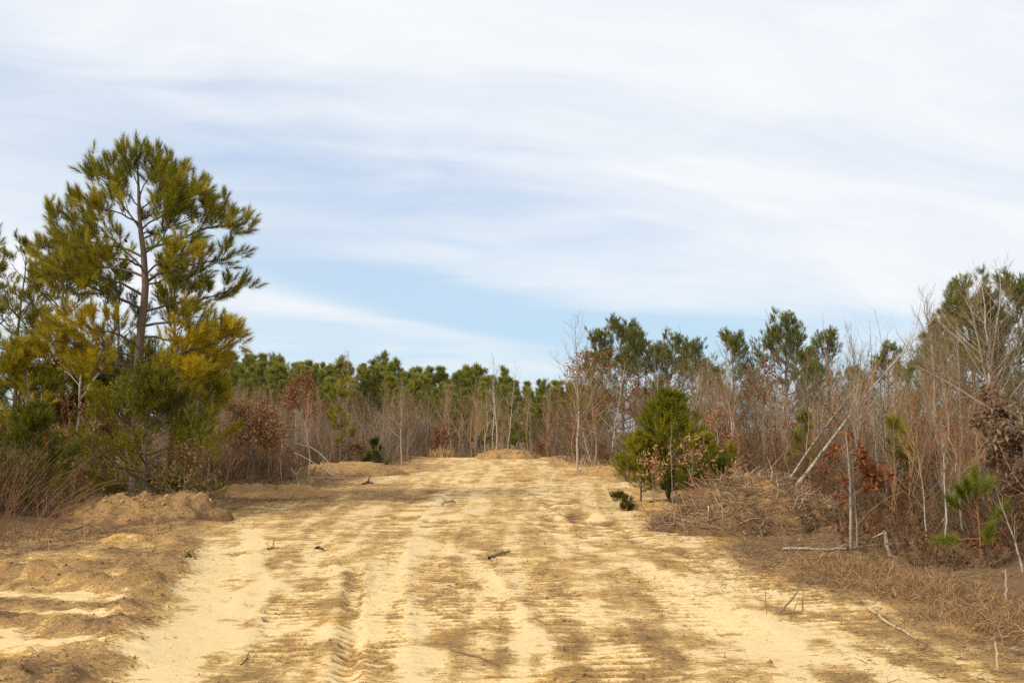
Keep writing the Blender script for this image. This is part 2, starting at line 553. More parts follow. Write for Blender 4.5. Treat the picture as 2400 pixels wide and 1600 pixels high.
def ground_fields(x, y, fine=True):
    """height and dirt share (0 pale sand .. 1 brown earth, with painted tread shade) of the ground"""
    h = np.zeros(x.shape)
    # lie of the land: level clearing, a slight fall behind its crest, a low rise far off to the left
    h -= 0.9 * sstep(64, 86, y)
    hill = sstep(95, 165, y) * np.clip(2.9 - 4.6 * (x + 49.5) / 53.0, -1.2, 7.0)
    h += hill
    R_, L_ = xr(y), xl(y)
    out = np.maximum(x - R_, L_ - x)                 # > 0 outside the clearing
    wgl = (fbm(x * 0.5, y * 0.35, 3, 11) - 0.5) * 2.2
    edge = sstep(-1.4, 0.9, out + wgl)
    near = sstep(90, 60, y)
    h += near * 0.16 * sstep(-0.3, 1.8, out + wgl * 0.6)
    h += near * (fbm(x * 0.35, y * 0.35, 3, 3) - 0.5) * 0.09
    rough = 0.16 + 0.84 * edge
    h += near * rough * (fbm(x * 2.2, y * 2.2, 3, 5) - 0.5) * 0.10
    dirt = np.zeros(x.shape)
    # smeared stripes of sand and soil that follow the way the machines drove
    xc = np.interp(y, [0, 6, 12, 20, 30, 45, 60, 75], [-1.2, -1.2, -1.3, -1.6, -1.7, -1.6, -1.8, -2])
    u = (x - xc) / (0.55 + 0.02 * y)
    st = fbm(u * 2.9 + 0.25 * fbm(x, y * .5, 2, 8), y * 0.13, 4, 21)
    pa = fbm(x * 0.9, y * 0.62, 4, 31)
    pb = fbm(x * 2.6 + 4, y * 1.7, 4, 41, 0.6)
    pc = fbm(x * 5.5 + 9, y * 4.2, 4, 51, 0.6)
    lane = sstep(0.40, 0.60, st) - 0.5
    dirt = 0.42 + 0.26 * lane + 0.28 * (pa - 0.5) + 0.80 * (pb - 0.5) + 0.80 * (pc - 0.5)
    dirt -= 0.05 * sstep(10, 18, y)
    dirt += 0.62 * edge
    # brown thatch of scraped grass that spreads from the edge into the clearing
    inr = sstep(-2.2, -0.2, x - R_ + wgl * 0.8) * sstep(30, 18, y)
    dirt += 0.42 * inr
    inl = sstep(-2.6, -0.4, L_ - x + wgl * 0.8) * sstep(12, 22, y) * sstep(60, 40, y)
    dirt += 0.45 * inl
    band = np.exp(-((y - 27) / 4.5) ** 2) * sstep(-1.2, -3.0, x)
    dirt += 0.35 * band
    if fine:
        for pts, hw, dep, cleat, dd in TRACKS:
            if hw <= 0:
                continue
            lo, hi = pts.min(0) - 1, pts.max(0) + 1
            m = (x > lo[0]) & (x < hi[0]) & (y > lo[1]) & (y < hi[1])
            if not m.any():
                continue
            d, tp, sd = seg_dist(x[m], y[m], pts)
            fade = sstep(0, 0.12, tp) * sstep(1, 0.88, tp)
            brk = sstep(0.26, 0.44, fbm(x[m] * 0.7 + 3, y[m] * 0.5, 2, 71 + int(hw * 100)))
            core = sstep(hw * 1.15, hw * 0.8, d) * fade
            h[m] -= core * dep * (0.4 + 0.6 * brk)
            h[m] += np.exp(-((d - hw * 1.25) / (0.05 + hw * .2)) ** 2) * fade * dep * 0.8 * fbm(x[m] * 3, y[m] * 3, 2, 9)
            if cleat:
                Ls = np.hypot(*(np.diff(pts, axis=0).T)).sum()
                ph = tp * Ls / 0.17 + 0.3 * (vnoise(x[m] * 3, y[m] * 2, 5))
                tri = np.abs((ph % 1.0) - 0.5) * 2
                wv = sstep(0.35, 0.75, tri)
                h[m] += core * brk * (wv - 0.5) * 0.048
                dirt[m] += core * brk * (0.5 - wv) * 0.75  # tread grooves tinted darker: loose soil, plus painted shade for contrast
            dirt[m] += core * dd * (0.15 + 0.5 * brk)
        for pts, hw, amt in PALE:
            lo, hi = pts.min(0) - 1, pts.max(0) + 1
            m = (x > lo[0]) & (x < hi[0]) & (y > lo[1]) & (y < hi[1])
            if not m.any():
                continue
            d, tp, sd = seg_dist(x[m], y[m], pts)
            d = d + (fbm(x[m] * 1.6, y[m] * 1.6, 3, 55) - 0.5) * hw * 1.6
            dirt[m] -= 0.8 * amt * sstep(hw * 1.4, hw * 0.45, d) * (0.55 + 0.45 * sstep(0.25, 0.5, pa[m]))
        # pushed-up ridges of soil at the near left
        d, tp, sd = seg_dist(x, y, WINDROW)
        lump = 0.45 + 0.9 * fbm(x * 2.4, y * 2.4, 3, 61) * (0.6 + 0.8 * fbm(x * 7, y * 7, 2, 63))
        d = d + (fbm(x * 1.7, y * 1.7, 3, 67) - 0.5) * 0.35
        wnd = np.where(sd < 0, np.exp(-(d / 0.30) ** 2), np.exp(-(d / 0.46) ** 2))
        h += 0.10 * wnd * lump * sstep(1.0, 0.97, tp)
        dirt = dirt * (1 - 0.6 * wnd) + 0.62 * wnd
        lf = sstep(0.1, -0.5, np.where(sd > 0, -d, d)) * sstep(-0.02, 0.05, tp) * sstep(19, 14, y)       # the torn-up patch left of it
        dirt += 0.13 * lf
        h += lf * (fbm(x * 2.6, y * 2.6, 4, 65) - 0.45) * 0.07
        for pts, ht, wd in RIDGES:
            d, tp, sd = seg_dist(x, y, pts)
            prof = np.where(sd > 0, np.exp(-(d / (wd * 0.7)) ** 2), np.exp(-(d / (wd * 1.5)) ** 2))
            h += 0.75 * ht * prof * lump * (0.25 + 1.3 * sstep(0.35, 0.65, fbm(x * 1.1 + 5, y * 2.0, 2, 83))) * sstep(0, 0.08, tp)
            dirt = dirt * (1 - 0.4 * prof) + 0.72 * prof * (0.4 + 0.9 * fbm(x * 2.3, y * 3.0, 3, 84))
        cl = np.clip(wnd + lf * 0.5 + edge * 0.7, 0, 1) * near
        h += cl * (fbm(x * 8, y * 8, 3, 77, 0.65) - 0.5) * 0.10
        h += near * (fbm(x * 14, y * 14, 2, 78, 0.6) - 0.5) * (0.008 + 0.012 * np.clip(dirt, 0, 1))
    return h, np.clip(dirt, 0, 1.3), edge


def gz(x, y):
    h, _, _ = ground_fields(np.array([float(x)]), np.array([float(y)]))
    return float(h[0])


def gzv(x, y):
    return ground_fields(np.asarray(x, float), np.asarray(y, float))[0]


inv = np.linspace(1 / 5.2, 1 / 78.0, 430)
ys = np.r_[-400, -120, -50, -25, -12, -6, -2, np.linspace(0, 5.1, 22), 1 / inv, np.geomspace(80, 190, 36), np.geomspace(205, 3000, 14)]
core_x = np.arange(-10.6, 7.4, 0.052)
xs = np.r_[-core_x[0] * 0 - np.geomspace(2500, 11.0, 40), core_x, np.geomspace(7.6, 2500, 40)]
GX, GY = np.meshgrid(xs, ys)
gx, gy = GX.ravel(), GY.ravel()
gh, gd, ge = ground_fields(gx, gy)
nx, ny = len(xs), len(ys)
ii = (np.arange(ny - 1)[:, None] * nx + np.arange(nx - 1)[None]).ravel()
gf = np.concatenate([np.stack([ii, ii + 1, ii + nx + 1], 1), np.stack([ii, ii + nx + 1, ii + nx], 1)])
far = sstep(70, 90, gy)
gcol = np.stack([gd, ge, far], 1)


def ground_material(name, orange=0.0):
    m = bpy.data.materials.new(name)
    m.use_nodes = True
    t = NT(m.node_tree)
    m.node_tree.nodes.clear()
    a = t.n('ShaderNodeAttribute', attribute_name='Col')
    sp = t.n('ShaderNodeSeparateColor', {0: a.outputs['Color']})
    geo = t.n('ShaderNodeNewGeometry')
    pos = geo.outputs['Position']
    n1 = t.noise(pos, 4.2, 12.0, 0.76)
    n2 = t.noise(pos, 26.0, 8.0, 0.75)
    n3 = t.noise(pos, 1.1, 4.0, 0.6)
    st = t.n('ShaderNodeMapping', {0: pos, 'Scale': (0.8, 3.0, 1.0)}).outputs[0]
    n4 = t.noise(st, 7.5, 9.0, 0.72, 0.5)
    f = t.m('ADD', sp.outputs[0], t.m('MULTIPLY', t.m('SUBTRACT', n1, 0.5), 1.35))
    f = t.m('ADD', f, t.m('MULTIPLY', t.m('SUBTRACT', n4, 0.5), 1.5))
    f = t.m('ADD', f, t.m('MULTIPLY', t.m('SUBTRACT', n2, 0.5), 1.0))
    c = t.mix(t.ramp(f, 0.17, 0.36), (0.690, 0.510, 0.268), (0.545, 0.350, 0.138))
    c = t.mix(t.ramp(f, 0.48, 0.72), c, (0.395, 0.238, 0.104))
    c = t.mix(t.ramp(f, 0.84, 1.20), c, (0.215, 0.132, 0.068))
    # patches of ochre subsoil
    oc = t.m('MULTIPLY', t.ramp(n3, 0.52 - orange, 0.68 - orange), t.m('MULTIPLY', t.ramp(f, 0.15, 0.4), t.ramp(f, 1.0, 0.7)))
    c = t.mix(t.m('MULTIPLY', oc, 0.6), c, (0.52, 0.285, 0.075))
    c = t.mix(t.m('MULTIPLY', t.ramp(n2, 0.62, 0.75), 0.4), c, (0.20, 0.12, 0.06))
    # crumbs, needles and bark bits: a fine grain of lighter and darker specks, coarser on the loose soil
    g1 = t.noise(pos, 55.0, 3.0, 0.8)
    g2 = t.noise(st, 30.0, 4.0, 0.75)
    gr = t.m('ADD', t.m('MULTIPLY', t.m('SUBTRACT', g1, 0.5), 1.7), t.m('MULTIPLY', t.m('SUBTRACT', g2, 0.5), 1.7))
    gr = t.m('ADD', 1.0, t.m('MULTIPLY', gr, t.ramp(f, 0.10, 0.50, 0.45, 1.0)))
    c = t.n('ShaderNodeVectorMath', {0: c, 3: t.m('MAXIMUM', gr, 0.35)}, operation='SCALE').outputs[0]
    # leaf mould away from the clearing
    c = t.mix(t.m('MULTIPLY', sp.outputs[2], 0.9), c, (0.12, 0.078, 0.05))
    hgt = t.m('ADD', t.m('MULTIPLY', n2, 0.5), t.m('ADD', t.m('MULTIPLY', n4, 0.8), n1))
    bn = t.n('ShaderNodeBump', {'Height': hgt, 'Strength': t.ramp(f, 0.22, 0.6, 0.22, 1.0), 'Distance': 0.04})
    p = t.n('ShaderNodeBsdfPrincipled', {'Base Color': c, 'Roughness': 0.95, 'Specular IOR Level': 0.05, 'Normal': bn.outputs[0]})
    t.n('ShaderNodeOutputMaterial', {0: p.outputs[0]})
    return m


M_GROUND = ground_material('sandy_ground')
M_SOIL = ground_material('dug_soil', 0.06)
gb = MB()
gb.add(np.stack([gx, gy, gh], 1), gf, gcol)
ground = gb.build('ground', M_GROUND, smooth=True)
tag(ground, 'pale sandy cleared ground with machine tracks and brown soil', None, None, 'structure')

# ------------------------------------------------------------------ tree builders
C_PBARK = np.array([0.165, 0.122, 0.092])
C_GREY = np.array([0.335, 0.268, 0.205])
C_TWIG = np.array([0.270, 0.182, 0.100])
C_RTWIG = np.array([0.305, 0.158, 0.074])
C_PINE = np.array([0.205, 0.208, 0.016])
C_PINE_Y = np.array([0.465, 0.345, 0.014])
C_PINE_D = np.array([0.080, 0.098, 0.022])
C_BUSH = np.array([0.160, 0.165, 0.014])
C_BUSH_Y = np.array([0.340, 0.290, 0.013])
C_OAK = np.array([0.255, 0.142, 0.070])
C_RED = np.array([0.205, 0.058, 0.026])


def mixc(a, b, t):
    t = np.asarray(t)[:, None]
    return a * (1 - t) + b * t


def trunk_line(rng, H, K=10, wob=0.02, lean=(0, 0)):
    z = np.linspace(0, 1, K)
    off = np.cumsum(rng.normal(0, wob * H / K ** 0.5, (K, 2)), axis=0)
    off -= off[0]
    return np.stack([off[:, 0] + lean[0] * z * H, off[:, 1] + lean[1] * z * H, z * H], 1)


def make_bare(seed, H, r0, nb=16, b0=0.25, ang=0.75, bl=0.28, up=0.16, tw=7, tw2=4, col=C_GREY, tcol=C_TWIG, wob=0.02, lean=(0, 0), fork=False, mat=None):
    """a leafless sapling: trunk mesh and crown mesh"""
    rng = np.random.default_rng(seed)
    T = trunk_line(rng, H, 11, wob, lean)
    T[0, 2] -= 0.12
    Rt = r0 * np.linspace(1, 0.12, 11) ** 0.9
    a, b = MB(), MB()
    tubes(a, T, Rt, 6, col)
    P, Rr = T[None], Rt[None]
    if fork:
        P2, R2, _ = spawn(rng, P, Rr, 2, 0.3, 0.6, 0.35, lambda t, L: L * 0.5, 7, 0.12, 0.06, 0.7)
        tubes(a, P2, R2, 5, col)
        P2 = np.concatenate([P2[:, :, :]])
        Pb2, Rb2, _ = spawn(rng, P2, R2, max(nb // 2, 4), 0.2, 1.0, ang, lambda t, L: L * bl * 1.3 * (1.1 - 0.7 * t), 5, up, 0.1, 0.5)
    Pb, Rb, tb = spawn(rng, P, Rr, nb, b0, 1.0, ang, lambda t, L: L * bl * (1.15 - 0.85 * (t - b0) / (1 - b0)), 5, up, 0.1, 0.5)
    if fork:
        Pb, Rb = np.concatenate([Pb, Pb2]), np.concatenate([Rb, Rb2])
    tubes(b, Pb, Rb, 3, col * 0.55 + tcol * 0.45)
    Pc, Rc, _ = spawn(rng, Pb, Rb, tw, 0.25, 1.0, 0.65, lambda t, L: L * 0.42 * (1.1 - 0.6 * t), 3, up * 0.8, 0.14, 0.55, 0.0022)
    tubes(b, Pc, Rc, 3, tcol)
    if tw2:
        Pd, Rd, _ = spawn(rng, Pc, Rc, tw2, 0.2, 1.0, 0.6, lambda t, L: L * 0.55, 2, 0.1, 0.1, 0.6, 0.0018)
        spikes(b, Pd[:, 0], Pd[:, 1] - Pd[:, 0], Rd[:, 0], tcol * 1.05)
    return [('trunk', a.mesh('trunk', mat or M_PALE, True)), ('crown', b.mesh('crown', M_TWIG))], (Pb, Pc)


def make_oak(seed, H, r0, nb=14, b0=0.35, bl=0.5, nleaf=900, ls=0.10, col=C_OAK, col2=None, up=0.05, lean=(0, 0), spread=0.06, stems=1, tcol=C_TWIG, ang=1.1):
    """a young oak that keeps its dead leaves: trunk, bare twigs, crown of leaves"""
    rng = np.random.default_rng(seed)
    a, b, c = MB(), MB(), MB()
    Pbs, Rbs = [], []
    for s in range(stems):
        T = trunk_line(rng, H * (1 - 0.12 * s), 9, 0.03, (lean[0] + 0.12 * s, lean[1] + 0.05 * s))
        T[0, 2] -= 0.12
        T[:, 0] += 0.06 * s
        Rt = r0 * np.linspace(1, 0.15, 9)
        tubes(a, T, Rt, 6, C_GREY * 0.8)
        Pb, Rb, _ = spawn(rng, T[None], Rt[None], nb, b0, 1.0, ang, lambda t, L: L * bl * (1.1 - 0.75 * (t - b0) / (1 - b0)), 5, up, 0.12, 0.5)
        Pbs.append(Pb)
        Rbs.append(Rb)
    Pb, Rb = np.concatenate(Pbs), np.concatenate(Rbs)
    tubes(b, Pb, Rb, 3, tcol)
    Pc, Rc, _ = spawn(rng, Pb, Rb, 6, 0.25, 1.0, 0.7, lambda t, L: L * 0.4, 3, 0.04, 0.15, 0.55, 0.002)
    tubes(b, Pc, Rc, 3, tcol)
    w_ = rng.integers(0, len(Pc), nleaf)
    t = rng.random(nleaf) ** 0.6
    s = t * (Pc.shape[1] - 1)
    i = np.minimum(s.astype(int), Pc.shape[1] - 2)
    pos = Pc[w_, i] * (1 - (s - i))[:, None] + Pc[w_, i + 1] * (s - i)[:, None] + rng.normal(0, spread, (nleaf, 3))
    cl = mixc(col, col2 if col2 is not None else col * 1.3, np.clip(vnoise(pos[:, 0] * 3, pos[:, 2] * 3 + pos[:, 1], seed), 0, 1))
    leaves(c, rng, pos, ls, cl)
    return [('trunk', a.mesh('trunk', M_PALE, True)), ('twigs', b.mesh('twigs', M_TWIG)), ('crown', c.mesh('crown', M_LEAF))]


def pine_foliage(rng, c, b, Pb, Rb, n2, n3, npt, nl, nw, shoot, cfun, tcol, ext=0.35, sec=0.36, flat=0.3, fine=True):
    """secondary and tertiary shoots on limbs Pb, needles at their ends"""
    Pc, Rc, _ = spawn(rng, Pb, Rb, n2, ext, 1.0, 0.75, lambda t, L: L * sec * (1.15 - 0.55 * t), 4, 0.10, 0.10, 0.55, 0.004, flat)
    Pd, Rd, _ = spawn(rng, Pc, Rc, n3, 0.3, 1.0, 0.7, lambda t, L: L * 0.45, 3, 0.16, 0.1, 0.6, 0.003)
    tubes(b, Pc, Rc, 4, tcol)
    if fine:
        tubes(b, Pd, Rd, 3, tcol)
    for P in (Pb, Pc, Pd):
        p, d = tips(P)
        d = norm(d + np.array([0, 0, 0.55]) + rng.normal(0, 0.12, p.shape))
        tufts(c, rng, p, d, shoot, npt, nl, nw, cfun(rng, p))
    return Pc, Pd


def make_pine(seed, H, r0, nb=34, b0=0.3, sp=0.28, n2=6, n3=3, npt=60, nl=0.19, nw=0.007, shoot=0.16, c1=C_PINE, c2=C_PINE_Y, ymix=0.3, lean=(0, 0), shape=0.55, tcol=None, low=1.45, curve=1.0, flat=0.3):
    """a pine with limbs in loose whorls and needle tufts at the shoots' ends"""
    rng = np.random.default_rng(seed)
    a, c = MB(), MB()
    K = 13
    T = trunk_line(rng, H, K, 0.012, lean)
    T[0, 2] -= 0.15
    Rt = r0 * (np.linspace(1, 0.1, K) ** 0.85)
    tubes(a, T, Rt, 8, C_PBARK)
    t = np.sort(rng.uniform(b0, 0.985, nb))
    t = b0 + np.round((t - b0) * 13) / 13 * 0.55 + (t - b0) * 0.45
    s = t * (K - 1)
    i = np.minimum(s.astype(int), K - 2)
    pos = T[i] * (1 - (s - i))[:, None] + T[i + 1] * (s - i)[:, None]
    az = rng.uniform(0, 2 * np.pi, nb) + np.arange(nb) * 2.4
    q = (t - b0) / (1 - b0)
    L = H * sp * (np.clip(1.15 - q, 0.12, 1) ** shape) * (0.55 + 0.45 * sstep(0, 0.15, q)) * rng.uniform(0.7, 1.15, nb)
    an = low - (low - 0.55) * q ** 1.2 + rng.normal(0, 0.12, nb)
    d = np.stack([np.cos(az) * np.sin(an), np.sin(az) * np.sin(an), np.cos(an)], 1)
    pts = [pos]
    for k in range(5):
        d = norm(d + np.array([0, 0, (0.07 + 0.03 * k) * curve]) + rng.normal(0, 0.06, d.shape))
        pts.append(pts[-1] + d * (L / 5)[:, None])
    Pb = np.stack(pts, 1)
    Rb = (r0 * 0.34 * (1 - 0.6 * q))[:, None] * np.linspace(1, 0.3, 6)[None]
    tc_ = C_PBARK * 0.9 if tcol is None else tcol
    tubes(a, Pb, Rb, 5, tc_)

    def cfun(rng, p):
        yl = np.clip(ymix + 0.9 * (vnoise(p[:, 0] * 1.3 + seed, p[:, 2] * 1.3 + p[:, 1], 4) - 0.5) + rng.normal(0, 0.15, len(p)), 0, 1)
        return mixc(c1, c2, yl) * rng.uniform(0.6, 1.3, (len(p), 1))
    pine_foliage(rng, c, a, Pb, Rb, n2, n3, npt, nl, nw, shoot, cfun, tc_, flat=flat, fine=(nl > 0.15 and H < 9))
    return [('trunk', a.mesh('trunk', M_BARK, True)), ('crown', c.mesh('crown', M_NEEDLE))]


def put(parts, name, label, cat, x, y, rz=0.0, sc=1.0, group=None, tilt=(0, 0), z=None):
    o = thing(name, label, cat, (x, y, gz(x, y) if z is None else z), rz, sc, group, tilt)
    for pn, me in parts:
        obj(pn, me, o)
    return o


# ------------------------------------------------------------------ the tall pine at the left
def hero_pine():
    rng = np.random.default_rng(7)
    Y0 = 22.5

    def c1(cx, cy, dy=0.0):      # crop coordinates of the pine study -> place
        return at(cx * 0.38257, 300 + cy * 0.38265, Y0 + dy)
    tr = [(312, 1185), (316, 1100), (319, 1000), (321, 930), (324, 870), (327, 830), (333, 770), (338, 720), (342, 667), (338, 590), (331, 545), (327, 491), (325, 426), (320, 340)]
    rr = 0.80 * np.array([0.150, 0.138, 0.130, 0.125, 0.120, 0.116, 0.110, 0.104, 0.098, 0.082, 0.068, 0.052, 0.032, 0.010])
    T = np.array([at(a, b, Y0) for a, b in tr])
    gx_, gy_ = T[0, 0], T[0, 1]
    base = np.array([gx_, gy_, gz(gx_, gy_)])
    T[0, 2] = base[2] - 0.15
    T[:, 1] += np.cumsum(rng.normal(0, 0.02, len(T)))
    root = thing('pine_tree', 'tall pine with forked trunk and yellow-green needle tufts, behind the dirt mound', 'tree', base)

    def rel(P):
        return P - base
    a = MB()
    tubes(a, rel(T), rr, 10, C_PBARK * 1.15)
    a.build('trunk', M_BARK, root, True)
    # limbs read off the photograph: points, depth of the tip, start radius
    LM = [
        ([(880, 910), (780, 872), (560, 838), (380, 815), (200, 760)], 0.5, 0.050),
        ([(905, 940), (1000, 885), (1120, 850), (1300, 815), (1450, 785)], 0.2, 0.052),
        ([(868, 1110), (760, 1050), (660, 1010), (540, 955), (400, 900), (250, 850)], -0.9, 0.060),
        ([(872, 790), (780, 735), (640, 720), (440, 660), (260, 540)], 0.2, 0.045),
        ([(890, 740), (1020, 715), (1150, 660), (1350, 590), (1540, 600)], -0.3, 0.042),
        ([(868, 640), (820, 560), (740, 450), (640, 330), (560, 260)], 0.3, 0.036),
        ([(868, 620), (960, 555), (1100, 460), (1250, 430), (1310, 420)], -0.3, 0.034),
        ([(860, 490), (760, 390), (690, 290), (650, 240)], 0.4, 0.026),
        ([(860, 500), (960, 420), (1040, 320), (1075, 230)], 0.3, 0.027),
        ([(880, 770), (1000, 715), (1022, 600), (1010, 460), (990, 330), (985, 200)], -0.2, 0.040),
        ([(895, 1120), (1060, 1070), (1200, 1060), (1380, 1010), (1510, 940)], 1.2, 0.045),
        ([(892, 1210), (960, 1190), (1100, 1180), (1300, 1230), (1480, 1280)], -0.7, 0.045),
        ([(872, 1430), (940, 1400), (1070, 1388), (1250, 1350), (1480, 1240)], -0.9, 0.048),
        ([(865, 1440), (1000, 1455), (1200, 1440), (1320, 1400)], 0.7, 0.04),
        ([(850, 1410), (650, 1350), (450, 1330), (240, 1270)], -1.1, 0.046),
        ([(850, 1470), (640, 1440), (430, 1400), (300, 1330)], -0.5, 0.042),
        ([(845, 1540), (640, 1500), (480, 1480)], -1.2, 0.04),
        ([(852, 1330), (700, 1250), (540, 1230), (400, 1180)], -1.5, 0.042),
        ([(868, 1020), (700, 930), (560, 900), (330, 880)], -1.2, 0.045),
        ([(872, 860), (820, 800), (640, 640), (520, 520), (440, 480)], 0.6, 0.038),
        ([(866, 600), (760, 520), (620, 500), (520, 440)], -0.9, 0.034),
        ([(868, 680), (1000, 620), (1180, 560), (1400, 470)], 0.9, 0.036),
        ([(890, 900), (960, 840), (1060, 800), (1160, 740)], -1.6, 0.040),
        ([(880, 850), (760, 800), (640, 820), (560, 760)], -1.5, 0.040),
        ([(858, 440), (850, 360), (800, 250), (740, 150)], -0.3, 0.022),
        ([(855, 420), (900, 320), (930, 220), (950, 140)], 0.2, 0.022),
        ([(880, 960), (1060, 920), (1190, 900)], 1.4, 0.034),
        ([(880, 1280), (1040, 1290), (1200, 1330), (1400, 1340)], 1.0, 0.04),
        ([(850, 1500), (950, 1540), (1100, 1560), (1260, 1500)], -1.0, 0.04),
        ([(866, 650), (900, 640), (980, 640), (1060, 560)], 1.3, 0.032),
        ([(862, 560), (960, 500), (1080, 380), (1150, 320)], 0.7, 0.028),
        ([(860, 540), (990, 520), (1130, 420), (1200, 380)], -0.8, 0.028),
    ]
    n_c = MB()

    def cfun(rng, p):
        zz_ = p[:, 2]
        lowy = 0.70 * sstep(4.9, 3.0, zz_) + 0.15 * sstep(0.2, -1.0, p[:, 1])  # lower and nearer tufts yellower: sunlit look put into the needle colour
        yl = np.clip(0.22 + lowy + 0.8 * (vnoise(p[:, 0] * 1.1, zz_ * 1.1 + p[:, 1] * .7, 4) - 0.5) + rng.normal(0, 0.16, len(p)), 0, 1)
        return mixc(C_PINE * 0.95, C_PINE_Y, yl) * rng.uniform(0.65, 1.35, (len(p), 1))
    tp_ = rel(T)[-1]
    tufts(n_c, rng, np.array([tp_, tp_ - [0, 0, .2], tp_ + [.1, 0, -.1], tp_ + [-.12, .05, -.15]]), norm(np.array([[0, 0, 1.], [.1, 0, 1], [.4, .1, 1], [-.4, 0, 1]])), 0.3, 150, 0.24, 0.0074, C_PINE)
    for pts, dep, r in LM:
        P = np.array([c1(x_, y_, dep * (k / (len(pts) - 1)) ** 0.9) for k, (x_, y_) in enumerate(pts)])
        # resample smoothly to 7 points
        s = np.r_[0, np.cumsum(np.linalg.norm(np.diff(P, axis=0), axis=1))]
        q = np.linspace(0, s[-1] * 0.9, 8)
        P = np.stack([np.interp(q, s, P[:, k]) for k in range(3)], 1)
        P[1:-1] = 0.5 * P[1:-1] + 0.25 * (P[:-2] + P[2:])
        P[1:] += rng.normal(0, 0.018, P[1:].shape)
        P = rel(P)
        b = MB()
        r = r * 0.72
        tubes(b, P, r * np.linspace(1, 0.28, 8), 6, C_PBARK)
        long = s[-1]
        n2 = max(6, int(5.8 * long + 3))
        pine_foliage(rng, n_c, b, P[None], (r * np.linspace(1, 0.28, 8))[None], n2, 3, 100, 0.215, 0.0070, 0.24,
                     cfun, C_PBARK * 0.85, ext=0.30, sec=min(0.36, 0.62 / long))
        b.build('limb', M_BARK, root, True)
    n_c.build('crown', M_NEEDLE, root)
    # cones
    cm = MB()
    for k in range(7):
        z0, z1 = -0.04 + k * 0.011, -0.04 + (k + 1) * 0.011
        rad = 0.026 * math.sin(math.pi * (k + 0.8) / 8.2)
        tubes(cm, np.array([[0, 0, z0], [0, 0, z1]]), [rad * 1.1, rad * 0.7], 6, np.array([0.05, 0.03, 0.02]))
    cme = cm.mesh('cone', M_BARK)
    for cx, cy in [(925, 640), (540, 660), (1118, 712), (1135, 700), (1120, 872), (1205, 735), (690, 790), (770, 690)]:
        p = rel(c1(cx, cy, rng.uniform(-0.4, 0.2)))
        o = obj('cone', cme, root, p)
        o.rotation_euler = (rng.uniform(-.6, .6), rng.uniform(-.6, .6), 0)
        o.scale = (1.3, 1.3, 1.3)


hero_pine()

# ------------------------------------------------------------------ pines standing round it
def ground_at(px, Y):
    return float(at(px, 1010, Y)[0]), Y


def top_h(px, py, Y):
    x, y = ground_at(px, Y)
    return float(at(px, py, Y)[2]) - gz(x, y)


def solo_pine(seed, px, ytop, Y, label, r0=0.09, name='pine_tree', **kw):
    x, y = ground_at(px, Y)
    H = top_h(px, ytop, Y)
    put(make_pine(seed, H, r0, **kw), name, label, 'tree', x, y)


solo_pine(11, 395, 640, 25.0, 'slender pine just behind and to one side of the tall forked pine', 0.085, nb=46, b0=0.25, sp=0.26, n2=6, n3=3, npt=36, ymix=0.28, nw=0.0095)
solo_pine(12, 140, 585, 26.5, 'bushy pine whose crown fills the gap beside the tall forked pine', 0.09, nb=42, b0=0.28, sp=0.26, n2=6, n3=3, npt=36, ymix=0.25, nw=0.0095)
solo_pine(13, 25, 600, 29.0, 'thin-crowned pine at the outer left margin of the pine group', 0.085, nb=30, b0=0.35, sp=0.24, n2=5, n3=3, npt=36, ymix=0.2, nw=0.0095)
solo_pine(14, -70, 560, 25.0, 'pine mostly cut off by the left side of the picture', 0.095, nb=36, b0=0.3, sp=0.26, n2=5, n3=3, npt=36, ymix=0.25, nw=0.0095)
solo_pine(15, 265, 660, 29.5, 'dark pine deep behind the tall forked pine', 0.08, nb=38, b0=0.25, sp=0.25, n2=6, n3=2, npt=36, ymix=0.05, nw=0.0095, c1=C_PINE_D)
solo_pine(16, 462, 800, 24.5, 'short olive pine at the clearing side of the pine group', 0.05, nb=40, b0=0.15, sp=0.27, n2=5, n3=3, npt=36, ymix=0.3, nw=0.0095, shape=0.8)
solo_pine(17, 60, 830, 24.0, 'low yellowish pine under the outer left pines', 0.045, nb=46, b0=0.10, sp=0.42, n2=6, n3=3, npt=36, ymix=0.45, nw=0.0095)
solo_pine(18, 215, 880, 25.5, 'small half-hidden pine below the bushy pine crown', 0.04, nb=46, b0=0.10, sp=0.45, n2=6, n3=3, npt=36, ymix=0.3, nw=0.0095)

# young short-needled pines: the spreading one over the mound, and the bushy trio at the right
solo_pine(21, 345, 930, 20.6, 'low spreading short-needled pine right above the dirt mound', 0.045, 'young_pine', nb=66, b0=0.10, sp=0.80, n2=8, n3=4, npt=30, nl=0.09, nw=0.0095, shoot=0.16, ymix=0.40, shape=0.7, low=1.55, c1=C_BUSH * 0.72, c2=C_BUSH_Y * 0.9, curve=0.25, flat=0.8)
solo_pine(32, 70, 985, 18.6, 'dark green low pine behind the reddish arching stems', 0.04, 'young_pine', nb=46, b0=0.10, sp=0.55, n2=7, n3=4, npt=24, nl=0.10, nw=0.0075, shoot=0.15, ymix=0.1, shape=0.7, c1=C_BUSH * 0.85, c2=C_BUSH_Y)
solo_pine(22, 1566, 952, 24.2, 'big bushy young pine beside the brush pile, tallest of the trio', 0.05, 'young_pine', nb=100, b0=0.06, sp=0.56, n2=8, n3=4, npt=26, nl=0.10, nw=0.008, shoot=0.18, ymix=0.20, shape=0.75, low=1.45, c1=C_BUSH, c2=C_BUSH_Y)
solo_pine(23, 1500, 1035, 23.6, 'small bright young pine on the clearing side of the bushy trio', 0.03, 'young_pine', nb=46, b0=0.12, sp=0.48, n2=7, n3=4, npt=26, nl=0.09, nw=0.008, shoot=0.15, ymix=0.3, shape=0.7, c1=C_BUSH, c2=C_BUSH_Y)
